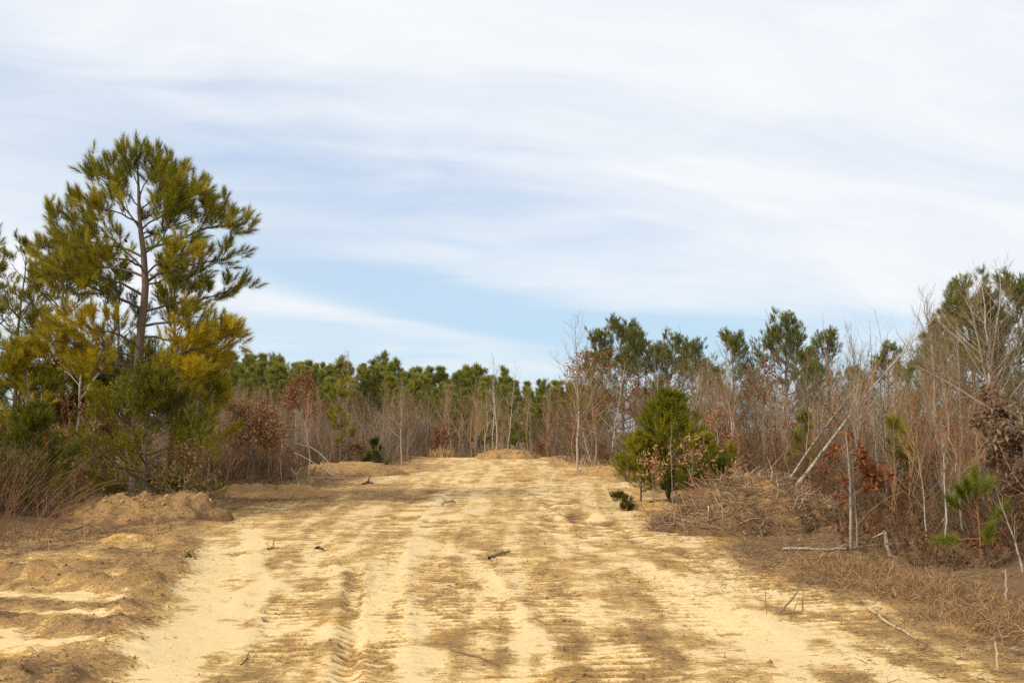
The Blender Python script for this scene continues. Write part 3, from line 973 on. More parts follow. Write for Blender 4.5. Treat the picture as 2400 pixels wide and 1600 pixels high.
solo_pine(24, 1648, 1040, 23.2, 'small dark young pine on the brush-pile side of the bushy trio', 0.03, 'young_pine', nb=46, b0=0.15, sp=0.5, n2=7, n3=4, npt=26, nl=0.09, nw=0.008, shoot=0.15, ymix=0.1, shape=0.7, c1=C_BUSH, c2=C_BUSH_Y)
solo_pine(25, 1455, 1172, 22.0, 'tiny green pine seedling at the foot of the bushy trio', 0.012, 'pine_seedling', nb=16, b0=0.1, sp=1.4, n2=4, n3=2, npt=30, nl=0.07, nw=0.006, shoot=0.1, ymix=0.0, c1=C_BUSH * 0.7)
# sparse young pines in the thickets
solo_pine(26, 797, 880, 40.0, 'thin sparse young pine with dark top beside the bare saplings', 0.05, 'young_pine', nb=20, b0=0.25, sp=0.17, n2=3, n3=1, npt=46, nl=0.22, nw=0.010, ymix=0.3)
solo_pine(27, 1880, 985, 26.0, 'yellowish young pine half hidden in the thicket behind the leaning trunks', 0.035, 'young_pine', nb=15, b0=0.35, sp=0.26, n2=2, n3=1, npt=60, nl=0.22, nw=0.007, ymix=0.2, c1=C_BUSH, c2=C_BUSH_Y)
solo_pine(28, 2095, 1012, 18.0, 'bright young pine showing through the thicket behind the red oak sapling', 0.03, 'young_pine', nb=10, b0=0.45, sp=0.2, n2=2, n3=1, npt=70, nl=0.22, nw=0.006, ymix=0.15, c1=C_BUSH, c2=C_BUSH_Y)
solo_pine(29, 1708, 1045, 25.5, 'little pine seedling with upright yellow tufts behind the brush pile', 0.015, 'pine_seedling', nb=9, b0=0.4, sp=0.2, n2=2, n3=1, npt=60, nl=0.18, nw=0.007, ymix=0.5)
solo_pine(30, 880, 1036, 40.0, 'dark green bushy evergreen at the corner of the clearing', 0.04, 'evergreen_shrub', nb=26, b0=0.05, sp=0.42, n2=5, n3=2, npt=30, nl=0.12, nw=0.012, shoot=0.12, ymix=0.12, c1=C_PINE_D, shape=0.9)
solo_pine(31, 868, 895, 75.0, 'round dark evergreen among the bare trees below the far pines', 0.06, 'evergreen_tree', nb=60, b0=0.35, sp=0.26, n2=6, n3=3, npt=20, nl=0.16, nw=0.02, shoot=0.15, ymix=0.0, c1=C_PINE_D, shape=0.3)


# the longleaf seedling close at the right
def longleaf():
    rng = np.random.default_rng(41)
    Yq = 12.6
    b = gp(2303, 1326)
    base = np.array([b[0], Yq, gz(b[0], Yq)])
    root = thing('pine_seedling', 'bright green long-needled pine seedling with a rusty stem at the thicket edge', 'tree', base)
    a, c = MB(), MB()
    T = np.array([at(2303, 1335, Yq), at(2298, 1270, Yq), at(2293, 1210, Yq), at(2288, 1160, Yq), at(2283, 1125, Yq)]) - base
    T[0, 2] = -0.1
    tubes(a, T, [0.016, 0.012, 0.009, 0.007, 0.005], 7, np.array([0.26, 0.12, 0.06]))
    arms = [((2293, 1215), (2262, 1195), (2228, 1180)), ((2292, 1205), (2270, 1180), (2250, 1158)), ((2293, 1230), (2325, 1222), (2345, 1205)),
            ((2296, 1262), (2262, 1262), (2222, 1272)), ((2290, 1180), (2300, 1160), (2312, 1145)), ((2290, 1190), (2272, 1165), (2266, 1140)),
            ((2297, 1280), (2310, 1270), (2315, 1260)), ((2298, 1300), (2275, 1318), (2258, 1320))]
    pos, dr = [T[-1]], [np.array([0, 0, 1.0])]
    for k, A in enumerate(arms):
        P = np.array([at(q[0], q[1], Yq + rng.uniform(-.12, .12) * i) for i, q in enumerate(A)]) - base
        tubes(a, P, [0.009, 0.006, 0.004], 5, np.array([0.24, 0.11, 0.05]))
        d = norm(P[2] - P[1])
        for f in (0.35, 0.7, 1.0):
            pos.append(P[1] + (P[2] - P[1]) * f)
            dr.append(norm(d + np.array([0, 0, .5])))
    for f in (0.55, 0.7, 0.85):
        pos.append(T[2] + (T[4] - T[2]) * f)
        dr.append(np.array([0.05, 0, 1.0]))
    pos, dr = np.array(pos), np.array(dr)
    tufts(c, rng, pos, dr, 0.16, 130, 0.22, 0.0045, np.array([0.17, 0.19, 0.016]), 0.95, 0.2)
    a.build('trunk', M_TWIG, root, True)
    c.build('crown', M_NEEDLE, root)


longleaf()

# ------------------------------------------------------------------ leafless trees one can pick out
def solo_bare(seed, px, pyb, pyt, label, r0, name='bare_tree', Y=None, leanpx=0, **kw):
    if Y is None:
        Y = gp(px, pyb)[1]
    x, y = ground_at(px, Y)
    H = top_h(px, pyt, Y)
    ln = leanpx / FPX * Y / max(H, 0.5)
    parts, _ = make_bare(seed, H, r0, lean=(ln, kw.pop('leany', 0.0)), **kw)
    return put(parts, name, label, 'tree', x, y)


WHITE = np.array([0.50, 0.43, 0.36])
solo_bare(101, 1352, 1104, 752, 'tall bare pale-trunked tree at the far corner of the clearing', 0.055, nb=34, b0=0.22, bl=0.34, ang=0.85, up=0.14, tw=7, tw2=3, col=WHITE * 0.85)
solo_bare(102, 1428, 1093, 850, 'pale bare sapling leaning over beside the rust-leaved oak', 0.050, leanpx=40, nb=26, b0=0.2, bl=0.3, ang=0.8, up=0.12, tw=6, tw2=3, col=WHITE * 1.15)
solo_bare(103, 1163, 1068, 835, 'tallest thin bare tree behind the far dirt mound', 0.055, Y=70, nb=26, b0=0.3, bl=0.2, ang=0.7, up=0.2, tw=6, tw2=2, col=WHITE * 0.95)
solo_bare(104, 1190, 1068, 858, 'second tall thin bare tree behind the far dirt mound', 0.05, Y=72, leanpx=12, nb=24, b0=0.3, bl=0.2, ang=0.7, up=0.2, tw=6, tw2=2, col=WHITE * 0.9)
solo_bare(105, 1152, 1068, 880, 'straight pale bare tree just short of the two tallest', 0.05, Y=74, nb=22, b0=0.35, bl=0.2, ang=0.75, up=0.16, tw=6, tw2=2, col=WHITE)
solo_bare(106, 812, 1068, 828, 'lone bare tree rising above the far pine ridge', 0.07, Y=60, nb=30, b0=0.3, bl=0.26, ang=0.7, up=0.18, tw=7, tw2=3, col=C_GREY)
solo_bare(107, 942, 1085, 885, 'bare grey tree at the inner corner of the left thicket', 0.05, Y=48, nb=26, b0=0.3, bl=0.3, ang=0.8, up=0.12, tw=7, tw2=3, col=C_GREY, fork=True)
solo_bare(108, 955, 1100, 960, 'thin bare sapling standing at the sand edge of the left thicket', 0.018, Y=45, nb=14, b0=0.3, bl=0.2, tw=4, tw2=2, col=C_GREY)
solo_bare(109, 693, 1068, 870, 'bare tree with a pale trunk behind the reddish oak', 0.06, Y=56, nb=26, b0=0.4, bl=0.3, tw=7, tw2=3, col=WHITE * 0.8)
solo_bare(110, 178, 1150, 675, 'dead white bare tree among the left pines', 0.045, Y=24.0, nb=26, b0=0.45, bl=0.28, ang=0.8, up=0.12, tw=6, tw2=2, col=WHITE * 1.1, tcol=WHITE * 0.8)
solo_bare(111, 2012, 1150, 782, 'round-topped bare tree standing against the sky beyond the leaning trunk', 0.055, Y=33, nb=30, b0=0.35, bl=0.30, ang=0.55, up=0.25, tw=8, tw2=4, col=WHITE * 0.8)
solo_bare(112, 2205, 1180, 700, 'tall bare tree at the shoulder of the right-hand pines', 0.075, Y=30, nb=32, b0=0.35, bl=0.32, ang=0.65, up=0.16, tw=8, tw2=4, col=C_GREY, fork=True)
solo_bare(113, 2330, 1190, 675, 'pale wide-branched bare tree in front of the right-hand pines', 0.085, Y=27, leanpx=-12, nb=30, b0=0.35, bl=0.4, ang=0.8, up=0.10, tw=7, tw2=4, col=WHITE * 0.85, fork=True)
solo_bare(114, 2255, 1180, 740, 'straight grey bare tree between the two tallest on the right', 0.06, Y=29, nb=26, b0=0.4, bl=0.3, ang=0.7, tw=7, tw2=3, col=C_GREY)
solo_bare(115, 1548, 1150, 880, 'bare tree rising behind the bushy young pine', 0.05, Y=36, nb=24, b0=0.35, bl=0.3, tw=7, tw2=3, col=C_GREY)
solo_bare(116, 1640, 1150, 860, 'bare tree with forked top behind the bushy young pines', 0.055, Y=40, nb=26, b0=0.35, bl=0.3, tw=7, tw2=3, col=C_GREY, fork=True)
solo_bare(117, 1720, 1150, 890, 'slim pale bare tree with a broom-like fork in mid thicket', 0.05, Y=34, nb=24, b0=0.5, bl=0.35, ang=0.5, tw=7, tw2=3, col=WHITE * 0.9, fork=True)
solo_bare(118, 2075, 1240, 930, 'pale slender bare sapling with side limbs behind the red oak sapling', 0.026, Y=20, nb=18, b0=0.2, bl=0.3, ang=0.95, tw=5, tw2=2, col=WHITE * 1.0)
solo_bare(119, 2165, 1310, 1020, 'thin pale sapling between the bent root and the pine seedling', 0.012, Y=14.2, leanpx=-18, nb=14, b0=0.25, bl=0.2, tw=3, tw2=1, col=WHITE * 0.9, name='bare_sapling')
solo_bare(120, 2205, 1325, 985, 'straight thin pale sapling right beside the pine seedling', 0.014, Y=13.6, leanpx=8, nb=14, b0=0.3, bl=0.2, tw=3, tw2=1, col=WHITE * 0.9, name='bare_sapling')
solo_bare(121, 2385, 1390, 1150, 'crooked pale sapling at the right margin of the picture', 0.014, Y=11.2, leanpx=-60, nb=9, b0=0.3, bl=0.3, tw=3, tw2=1, col=WHITE * 0.8, name='bare_sapling')
solo_bare(122, 1575, 1180, 990, 'thin straight stem in front of the bushy young pine', 0.015, Y=22.3, nb=10, b0=0.4, bl=0.2, tw=3, tw2=1, col=WHITE * 0.7, name='bare_sapling')
solo_bare(123, 1618, 1188, 1060, 'second thin stem in front of the bushy young pine', 0.014, Y=22.0, nb=9, b0=0.4, bl=0.25, tw=3, tw2=1, col=WHITE * 0.8, name='bare_sapling')
solo_bare(124, 1555, 1170, 1090, 'short kinked pale stem at the foot of the bushy young pine', 0.014, Y=22.0, leanpx=-22, nb=8, b0=0.4, bl=0.3, tw=3, tw2=1, col=WHITE * 0.8, name='bare_sapling')
solo_bare(125, 1390, 1108, 1010, 'thin pale sapling tilted beside the tall corner tree', 0.02, Y=42, leanpx=-22, nb=9, b0=0.4, bl=0.2, tw=3, tw2=1, col=WHITE * 1.1, name='bare_sapling')

# ------------------------------------------------------------------ oaks that keep their dead leaves
def solo_oak(seed, px, Y, pyt, label, r0=0.03, name='oak_sapling', **kw):
    x, y = ground_at(px, Y)
    put(make_oak(seed, top_h(px, pyt, Y), r0, **kw), name, label, 'tree', x, y)


solo_oak(201, 585, 30.0, 962, 'rounded brown-leaved oak bush at the left side of the clearing', 0.035, nb=26, b0=0.35, bl=0.50, nleaf=3000, ls=0.125, col=C_OAK * 1.35, col2=C_OAK * 2.1, spread=0.09, stems=2)
solo_oak(219, 835, 41.0, 1048, 'low brown dead-leaved bush on the scraped heap at the left', 0.02, nb=20, b0=0.08, bl=0.9, nleaf=900, ls=0.13, col=C_OAK * 0.7, col2=C_OAK)
solo_oak(241, 1842, 29.0, 985, 'rust-tinged oak sapling deep behind the leaning trunks', 0.02, nb=18, b0=0.3, bl=0.35, nleaf=340, ls=0.11, col=C_OAK * 1.1, col2=C_RED * 1.2)
solo_oak(242, 1935, 20.5, 1085, 'brown-leaved sprig between the leaning trunks and the red sapling', 0.014, nb=14, b0=0.2, bl=0.4, nleaf=240, ls=0.085, col=C_OAK, col2=C_RED * 1.2)
solo_oak(243, 2232, 19.5, 1000, 'rusty leaved oak above the thin pale saplings by the seedling', 0.018, nb=16, b0=0.4, bl=0.35, nleaf=300, ls=0.085, col=C_OAK * 1.1, col2=C_RED * 1.2)
solo_oak(244, 1505, 42.0, 905, 'rust-leaved oak top between the corner oak and the bushy pines', 0.04, nb=22, b0=0.45, bl=0.35, nleaf=520, ls=0.13, col=C_OAK * 1.1, col2=C_RED * 1.2)
solo_oak(202, 640, 34.0, 955, 'second brown oak bush tucked behind the rounded one', 0.03, nb=20, b0=0.35, bl=0.45, nleaf=1500, ls=0.12, col=C_OAK * 1.0, col2=C_OAK * 1.5)
solo_oak(203, 712, 47.0, 888, 'reddish-brown leaved oak rising above the left thicket', 0.05, nb=26, b0=0.4, bl=0.34, nleaf=1500, ls=0.15, col=C_RED * 1.4, col2=C_OAK * 1.2, spread=0.1)
solo_oak(204, 1392, 45.0, 835, 'rust-leaved oak in open layers beside the tall corner tree', 0.055, nb=30, b0=0.3, bl=0.38, nleaf=1500, ls=0.15, col=C_OAK * 1.15, col2=np.array([0.30, 0.125, 0.045]), spread=0.1, ang=1.25)
solo_oak(205, 1680, 28.0, 965, 'pale brown leaved oak behind the bushy young pines', 0.03, nb=18, b0=0.4, bl=0.35, nleaf=700, ls=0.12, col=C_OAK * 1.3, col2=C_OAK * 1.7)
solo_oak(206, 225, 22.8, 965, 'brown-leaved oak under the left pines behind the mound', 0.03, nb=22, b0=0.25, bl=0.45, nleaf=1700, ls=0.11, col=C_OAK * 0.9, col2=C_OAK * 1.4)
solo_oak(207, 95, 25.0, 850, 'dark red leaved oak in the shade of the left pines', 0.035, nb=22, b0=0.3, bl=0.34, nleaf=1300, ls=0.13, col=C_RED * 0.75, col2=C_RED * 1.3)
solo_oak(208, 118, 20.5, 1010, 'small rust-red oak low among the left pines', 0.02, nb=12, b0=0.3, bl=0.35, nleaf=330, ls=0.12, col=C_RED * 1.2, col2=np.array([0.32, 0.12, 0.04]))
solo_oak(209, 440, 19.6, 1050, 'brownish leafy sapling at the end of the dirt mound', 0.016, nb=16, b0=0.2, bl=0.45, nleaf=520, ls=0.09, col=C_OAK * 0.9, col2=C_OAK * 1.2)
solo_oak(210, 1645, 21.0, 1130, 'low dark red leaved oak sprout behind the brush pile', 0.014, nb=14, b0=0.1, bl=0.6, nleaf=420, ls=0.10, col=C_RED * 0.8, col2=C_OAK)
solo_oak(211, 1530, 22.0, 1065, 'pale dry-leaved sapling in front of the small bright pine', 0.012, nb=10, b0=0.4, bl=0.35, nleaf=150, ls=0.11, col=C_OAK * 1.5, col2=C_OAK * 2.0)
solo_oak(212, 1612, 22.2, 1035, 'sparse pale-leaved sapling across the front of the bushy pine', 0.012, nb=9, b0=0.45, bl=0.40, nleaf=170, ls=0.11, col=C_OAK * 1.5, col2=C_OAK * 2.0)
solo_oak(213, 1725, 22.6, 1075, 'thin dry-leaved sapling growing out behind the brush pile', 0.012, nb=10, b0=0.4, bl=0.4, nleaf=170, ls=0.11, col=C_OAK * 1.2, col2=C_OAK * 1.8)
solo_oak(214, 1032, 66.0, 1012, 'low rust-brown leafy oak at the far edge of the clearing', 0.03, nb=16, b0=0.1, bl=0.55, nleaf=600, ls=0.16, col=C_OAK * 0.8, col2=C_RED)
solo_oak(215, 1265, 66.0, 1042, 'small rust-red bush beside the far dirt mound', 0.02, nb=12, b0=0.1, bl=0.6, nleaf=260, ls=0.16, col=np.array([0.28, 0.10, 0.035]), col2=C_RED)
solo_oak(216, 1408, 46.0, 1040, 'brown-leaved undergrowth oak below the rust-leaved oak', 0.02, nb=14, b0=0.1, bl=0.5, nleaf=420, ls=0.12, col=C_OAK * 0.8, col2=C_OAK)
solo_oak(217, 1792, 36.0, 850, 'tall thin oak with scattered rust leaves before the right pines', 0.045, nb=24, b0=0.45, bl=0.3, nleaf=520, ls=0.14, col=C_OAK * 1.1, col2=C_RED)
solo_oak(218, 2150, 22.0, 985, 'rusty oak sapling in the thicket behind the pine seedling', 0.02, nb=16, b0=0.35, bl=0.3, nleaf=260, ls=0.10, col=C_OAK, col2=C_RED)


# the two-stemmed red oak sapling and the big-leaved oak at the right margin
def red_oak():
    rng = np.random.default_rng(221)
    Yq = 14.0
    b = at(2000, 1296, Yq)
    base = np.array([b[0], Yq, gz(b[0], Yq)])
    root = thing('oak_sapling', 'two-stemmed sapling with orange-red dead leaves beside the brush pile', 'tree', base)
    stems = [[(1993, 1298), (1994, 1200), (1992, 1130), (1988, 1070), (1982, 1010)], [(2009, 1298), (2008, 1230), (2001, 1160), (1996, 1120), (2000, 1060)]]
    for k, S in enumerate(stems):
        a = MB()
        P = np.array([at(q[0], q[1], Yq + 0.05 * k) for q in S]) - base
        P[0, 2] = -0.1
        tubes(a, P, np.array([0.022, 0.019, 0.015, 0.011, 0.006]) * (1.0 if k == 0 else 0.85), 7, WHITE * 0.62)
        a.build('trunk', M_PALE, root, True)
    brs = [[(1990, 1130), (1965, 1085), (1935, 1060)], [(1992, 1120), (2030, 1085), (2055, 1100), (2085, 1115)], [(1996, 1110), (2040, 1110), (2065, 1130)],
           [(1988, 1075), (1970, 1045), (1950, 1050)], [(1988, 1065), (2010, 1050), (2030, 1080)], [(1986, 1050), (1995, 1030), (1985, 1010)],
           [(1998, 1160), (2025, 1140), (2045, 1142)], [(1994, 1165), (1975, 1155), (1955, 1162)], [(2009, 1230), (2040, 1195), (2082, 1165), (2120, 1150)],
           [(1994, 1180), (1980, 1175), (1975, 1178)], [(1990, 1100), (2020, 1090), (2045, 1120)], [(1985, 1040), (1960, 1060), (1945, 1062)], [(1992, 1140), (1985, 1128), (1978, 1120)]]
    nl_ = [22, 55, 50, 26, 60, 16, 30, 16, 0, 12, 60, 24, 12]
    b_, c_ = MB(), MB()
    for B, n in zip(brs, nl_):
        dy = rng.uniform(-0.25, 0.25)
        P = np.array([at(q[0], q[1], Yq + dy * i) for i, q in enumerate(B)]) - base
        tubes(b_, P, np.linspace(0.007, 0.003, len(P)), 4, C_TWIG)
        if n:
            t = rng.uniform(0.45, 1.05, n) * (len(P) - 1)
            i = np.minimum(t.astype(int), len(P) - 2)
            pos = P[i] + (P[i + 1] - P[i]) * (t - i)[:, None] + rng.normal(0, 0.035, (n, 3))
            leaves(c_, rng, pos, 0.085, mixc(np.array([0.36, 0.125, 0.032]), np.array([0.19, 0.058, 0.024]), rng.random(n)), 0.2, 0.55)
    b_.build('twigs', M_TWIG, root)
    c_.build('crown', M_LEAF, root)


red_oak()


def margin_oak():
    rng = np.random.default_rng(231)
    Yq = 15.0
    b = at(2405, 1290, Yq)
    base = np.array([b[0], Yq, gz(b[0], Yq)])
    root = thing('oak_tree', 'oak with large curled brown leaves hanging in at the right margin', 'tree', base)
    a, b_, c_ = MB(), MB(), MB()
    T = np.array([at(2405, 1300, Yq), at(2412, 1220, Yq), at(2408, 1140, Yq), at(2400, 1060, Yq), at(2395, 975, Yq)]) - base
    T[0, 2] = -0.1
    tubes(a, T, [0.04, 0.036, 0.03, 0.02, 0.01], 8, C_GREY)
    Pb, Rb, _ = spawn(rng, T[None], np.array([[0.04, 0.036, 0.03, 0.02, 0.01]]), 34, 0.40, 1.0, 1.25, lambda t, L: L * 0.30, 5, 0.0, 0.12, 0.4)
    tubes(b_, Pb, Rb, 4, C_TWIG)
    Pc, Rc, _ = spawn(rng, Pb, Rb, 5, 0.3, 1.0, 0.7, lambda t, L: L * 0.4, 3, 0.02, 0.15, 0.5)
    tubes(b_, Pc, Rc, 3, C_TWIG)
    n = 2600
    w_ = rng.integers(0, len(Pc), n)
    t = rng.random(n)[:, None]
    pos = Pc[w_, 1] * (1 - t) + Pc[w_, 2] * t + rng.normal(0, 0.04, (n, 3))
    leaves(c_, rng, pos, 0.125, mixc(np.array([0.15, 0.088, 0.052]), np.array([0.33, 0.20, 0.115]), rng.random(n)), 0.5, 0.38)
    a.build('trunk', M_PALE, root, True)
    b_.build('twigs', M_TWIG, root)
    c_.build('crown', M_LEAF, root)


margin_oak()


# ------------------------------------------------------------------ the leaning pale trunks
def leaning(seed, px_pts, Y0, Y1, radii, label, twigs, colr):
    rng = np.random.default_rng(seed)
    n = len(px_pts)
    P = np.array([at(a, b, Y0 + (Y1 - Y0) * k / (n - 1)) for k, (a, b) in enumerate(px_pts)])
    base = P[0].copy()
    base[2] = gz(base[0], base[1])
    P = P - base
    P[0] = P[0] - 0.4 * (P[1] - P[0])
    root = thing('leaning_tree', label, 'tree', base)
    s = np.linspace(0, n - 1, 14)
    i = np.minimum(s.astype(int), n - 2)
    Q = P[i] + (P[i + 1] - P[i]) * (s - i)[:, None]
    rr = np.interp(s, np.arange(n), radii)
    a, b = MB(), MB()
    tubes(a, Q, rr, 8, colr)
    a.build('trunk', M_BIRCH, root, True)
    Pb, Rb, _ = spawn(rng, Q[None], rr[None], twigs, 0.42, 1.0, 0.5, lambda t, L: L * 0.26 * (1.2 - 0.6 * t), 5, 0.10, 0.08, 0.5)
    tubes(b, Pb, Rb, 4, C_TWIG * 1.2)
    Pc, Rc, _ = spawn(rng, Pb, Rb, 5, 0.2, 1.0, 0.55, lambda t, L: L * 0.35, 3, 0.08, 0.1, 0.55)
    tubes(b, Pc, Rc, 3, C_TWIG * 1.1)
    b.build('crown', M_TWIG, root)


M_BIRCH = veg_mat('mottled_bark', 0.85, 0.0, 0.1, 0.1, bump=0.3, bscale=50.0, speck=((0.10, 0.08, 0.065), 9.0, 0.55))
leaning(301, [(1832, 1190), (1868, 1135), (1897, 1100), (1945, 1035), (1997, 966), (2055, 895), (2114, 828), (2196, 738)], 21.4, 22.6,
        [0.048, 0.044, 0.039, 0.034, 0.027, 0.020, 0.014, 0.006], 'long pale mottled trunk leaning far over above the thicket', 18, WHITE * 0.85)
leaning(302, [(1815, 1186), (1840, 1140), (1867, 1098), (1898, 1050), (1929, 1007), (1967, 957), (2010, 900)], 22.2, 24.0,
        [0.036, 0.033, 0.029, 0.025, 0.020, 0.015, 0.006], 'shorter darker mottled trunk leaning beside the long pale one', 12, WHITE * 0.65)

# ------------------------------------------------------------------ pines standing behind the right-hand thicket
MIDP = [make_pine(400 + k, 10.0, 0.16, nb=48 + 2 * k, b0=[0.24, 0.20, 0.30, 0.24][k], sp=[0.34, 0.37, 0.33, 0.35][k], n2=7, n3=3, npt=24, nl=0.33, nw=0.020, shoot=0.3,
                  c1=np.array([0.14, 0.155, 0.036]), c2=np.array([0.25, 0.235, 0.036]), ymix=0.35, shape=0.55) for k in range(4)]
rngp = np.random.default_rng(77)
RIGHT_PINES = [
    (1412, 800, 62, 'round-crowned pine nearest the tall corner tree'),
    (1462, 782, 66, 'dense dark pine behind the rust-leaved oak'),
    (1500, 800, 70, 'narrow pine pressed against the dense dark one'),
    (1568, 806, 66, 'pine with twin-lobed crown left of the gap in the treeline'),
    (1625, 822, 70, 'lower pine in the middle of the right treeline'),
    (1722, 808, 64, 'pointed pine standing alone between two sky gaps'),
    (1672, 880, 60, 'short pine filling the dip between the treeline pines'),
    (1842, 764, 60, 'broad flat-topped pine behind the thin rust-leaved oak'),
    (1890, 840, 66, 'small pine in the shade of the broad flat-topped one'),
    (1945, 808, 68, 'pine behind the lean of the long pale trunk'),
    (2085, 832, 74, 'distant pine seen through bare twigs past the long leaning trunk'),
    (2290, 682, 44, 'tallest broad pine of the right-hand treeline'),
    (2225, 765, 50, 'pine tucked in at the side of the tallest broad one'),
    (2400, 690, 42, 'bright-topped pine at the right margin of the treeline'),
    (2345, 760, 47, 'lower pine filling in below the tallest broad one'),
    (1770, 900, 78, 'far low pine behind the gap in the treeline'),
    (2010, 880, 80, 'far low pine behind the round-topped bare tree'),
    (2150, 870, 78, 'far low pine behind the tangle of bare twigs'),
]
for k, (px, py, Y, lab) in enumerate(RIGHT_PINES):
    x, y = ground_at(px, Y)
    put(MIDP[k % 4], 'pine_tree', lab, 'tree', x, y, rngp.uniform(0, 6.28), top_h(px, py, Y) / 10.0, 'pines behind the right-hand thicket')

# ------------------------------------------------------------------ pine wood on the far rise
FARP = [make_pine(500 + k, 11.0, 0.15, nb=40, b0=[0.16, 0.12, 0.2, 0.14, 0.16, 0.3, 0.1, 0.25][k], sp=[0.15, 0.19, 0.13, 0.20, 0.15, 0.22, 0.12, 0.17][k], n2=5, n3=3, npt=17, nl=0.60, nw=0.034, shoot=0.55,
                  c1=np.array([0.21, 0.225, 0.05]), c2=np.array([0.36, 0.33, 0.05]), ymix=0.45, shape=[0.5, 0.8, 0.6, 0.35, 1.0, 0.4, 0.9, 0.6][k]) for k in range(8)]
sky_px = np.array([440, 500, 545, 600, 650, 700, 760, 820, 900, 960, 1010, 1060, 1110, 1160, 1200, 1260, 1320])
sky_py = -9 + np.array([830, 838, 842, 850, 852, 858, 862, 862, 866, 874, 878, 890, 892, 892, 905, 912, 915])
rngf = np.random.default_rng(88)
nfar = 0
CREST, SLOPE = [], []
for row, (Y, drop) in enumerate([(186, 0), (174, 6), (163, 16), (152, 30), (141, 48)]):
    step = 1.95 + 0.12 * row
    x0, x1 = at(180, 900, Y)[0], at(1420, 900, Y)[0]
    for x in np.arange(x0, x1, step):
        x = x + rngf.uniform(-1, 1)
        y = Y + rngf.uniform(-4, 4)
        px = 1200 + x / y * FPX
        if px < 430 and row > 1:
            continue
        py = np.interp(px, sky_px, sky_py) + drop + rngf.normal(0, 6) + 4
        z = gz(x, y)
        H = float(at(px, py, y)[2]) - z
        side = 'upper' if row < 2 else 'lower'
        o = put(FARP[int(rngf.integers(0, 8))], 'pine_tree', 'pine of the wooded ridge far behind the clearing', 'tree', x, y, rngf.uniform(0, 6.28), (H / 11.0 * rngf.uniform(0.85, 1.35), H / 11.0 * rngf.uniform(0.85, 1.35), H / 11.0),
                'pines on the ridge crest' if row < 2 else 'pines below the ridge crest', z=z)
        (CREST if row < 2 else SLOPE).append((px, o))
        nfar += 1

# ------------------------------------------------------------------ bare saplings of the thickets
SAP = []
for k in range(12):
    tall = k >= 6
    red = k % 3 == 1
    SAP.append(make_bare(600 + k, 4.0, 0.024 + 0.004 * (k % 4), nb=20 + 2 * (k % 5), b0=[0.15, 0.25, 0.4][k % 3], ang=[0.55, 0.75, 0.6, 0.9][k % 4], bl=[0.22, 0.28, 0.2, 0.3][k % 4],
                         up=[0.2, 0.12, 0.16][k % 3], tw=6, tw2=4, col=[C_GREY, C_GREY * 0.8, WHITE * 0.8, C_RTWIG * 1.2][k % 4], tcol=C_RTWIG if red else C_TWIG, wob=0.055, fork=(k % 4 == 2))[0])
rngs = np.random.default_rng(99)


def scatter(n, ymin, ymax, test, hfun, label, group, used, gap):
    c = 0
    tries = 0
    while c < n and tries < n * 60:
        tries += 1
        u = rngs.random()
        y = ymin * (ymax / ymin) ** u
        x = test(y)
        if x is None:
            continue
        if any((x - a) ** 2 + (y - b) ** 2 < (gap * (0.5 + y / 40)) ** 2 for a, b in used[-60:]):
            continue
        used.append((x, y))
        H = hfun(x, y)
        kk = int(rngs.integers(0, 12))
        if ymin > 60 and kk % 4 == 2 and rngs.random() < 0.75:
            kk -= 1
        o = put(SAP[kk], 'bare_sapling', label, 'sapling', x, y, rngs.uniform(0, 6.28), (H / 4.0 * 0.9, H / 4.0 * 0.9, H / 4.0), group, tilt=tuple(rngs.normal(0, 0.26 if rngs.random() < 0.18 else 0.055, 2)))
        COUNTED.setdefault(group, []).append((1200 + x / y * FPX, o))
        c += 1


def right_x(y):
    lim = at(2560, 1010, y)[0]
    lo = xr(y) + (1.4 if y < 20 else 0.8) + 0.02 * y * (y < 26)
    if 20 < y < 26.5:
        lo = max(lo, 6.6)
    if lim <= lo:
        return None
    x = lo + rngs.random() * (lim - lo)
    if y < 22.5 and x < (1965 - 1200) / FPX * y:
        return None
    return x


def left_x(y):
    lim = at(440 if y > 32 else -30, 1010, y)[0]
    hi = xl(y) - 0.5
    if lim >= hi:
        return None
    return hi - rngs.random() ** 1.2 * (hi - lim)


def far_x(y):
    a, b = at(480, 1010, y)[0], at(1330, 1010, y)[0]
    return a + rngs.random() * (b - a)


used = []
COUNTED = {}
scatter(52, 14.3, 24, right_x, lambda x, y: rngs.uniform(1.2, 2.6), 'slender bare sapling at the front of the right-hand thicket', 'saplings at the front of the right thicket', used, 0.5)
scatter(84, 25, 58, right_x, lambda x, y: rngs.uniform(2.6, 4.2) + 0.035 * (y - 25), 'bare sapling deep in the right-hand thicket', 'saplings deep in the right thicket', used, 0.5)
scatter(54, 22, 62, left_x, lambda x, y: rngs.uniform(0.55, 1.0) * (1.7 + 0.046 * y) if y > 30 else rngs.uniform(1.5, 2.6), 'bare sapling in the left-hand thicket beside the clearing', 'saplings in the left thicket', used, 0.5)
scatter(110, 68, 132, far_x, lambda x, y: rngs.uniform(0.7, 1.0) * (2.6 + 0.046 * y), 'bare grey sapling in the thicket beyond the far end of the clearing', 'saplings beyond the far end', used, 0.5)


# ------------------------------------------------------------------ a label of its own for each tree of the crowd: counted off beside something one can find
ORD = ['first', 'second', 'third', 'fourth', 'fifth', 'sixth', 'seventh', 'eighth', 'ninth', 'tenth', 'eleventh', 'twelfth', 'thirteenth', 'fourteenth', 'fifteenth',
       'sixteenth', 'seventeenth', 'eighteenth', 'nineteenth', 'twentieth', 'twenty-first', 'twenty-second', 'twenty-third', 'twenty-fourth', 'twenty-fifth', 'twenty-sixth']


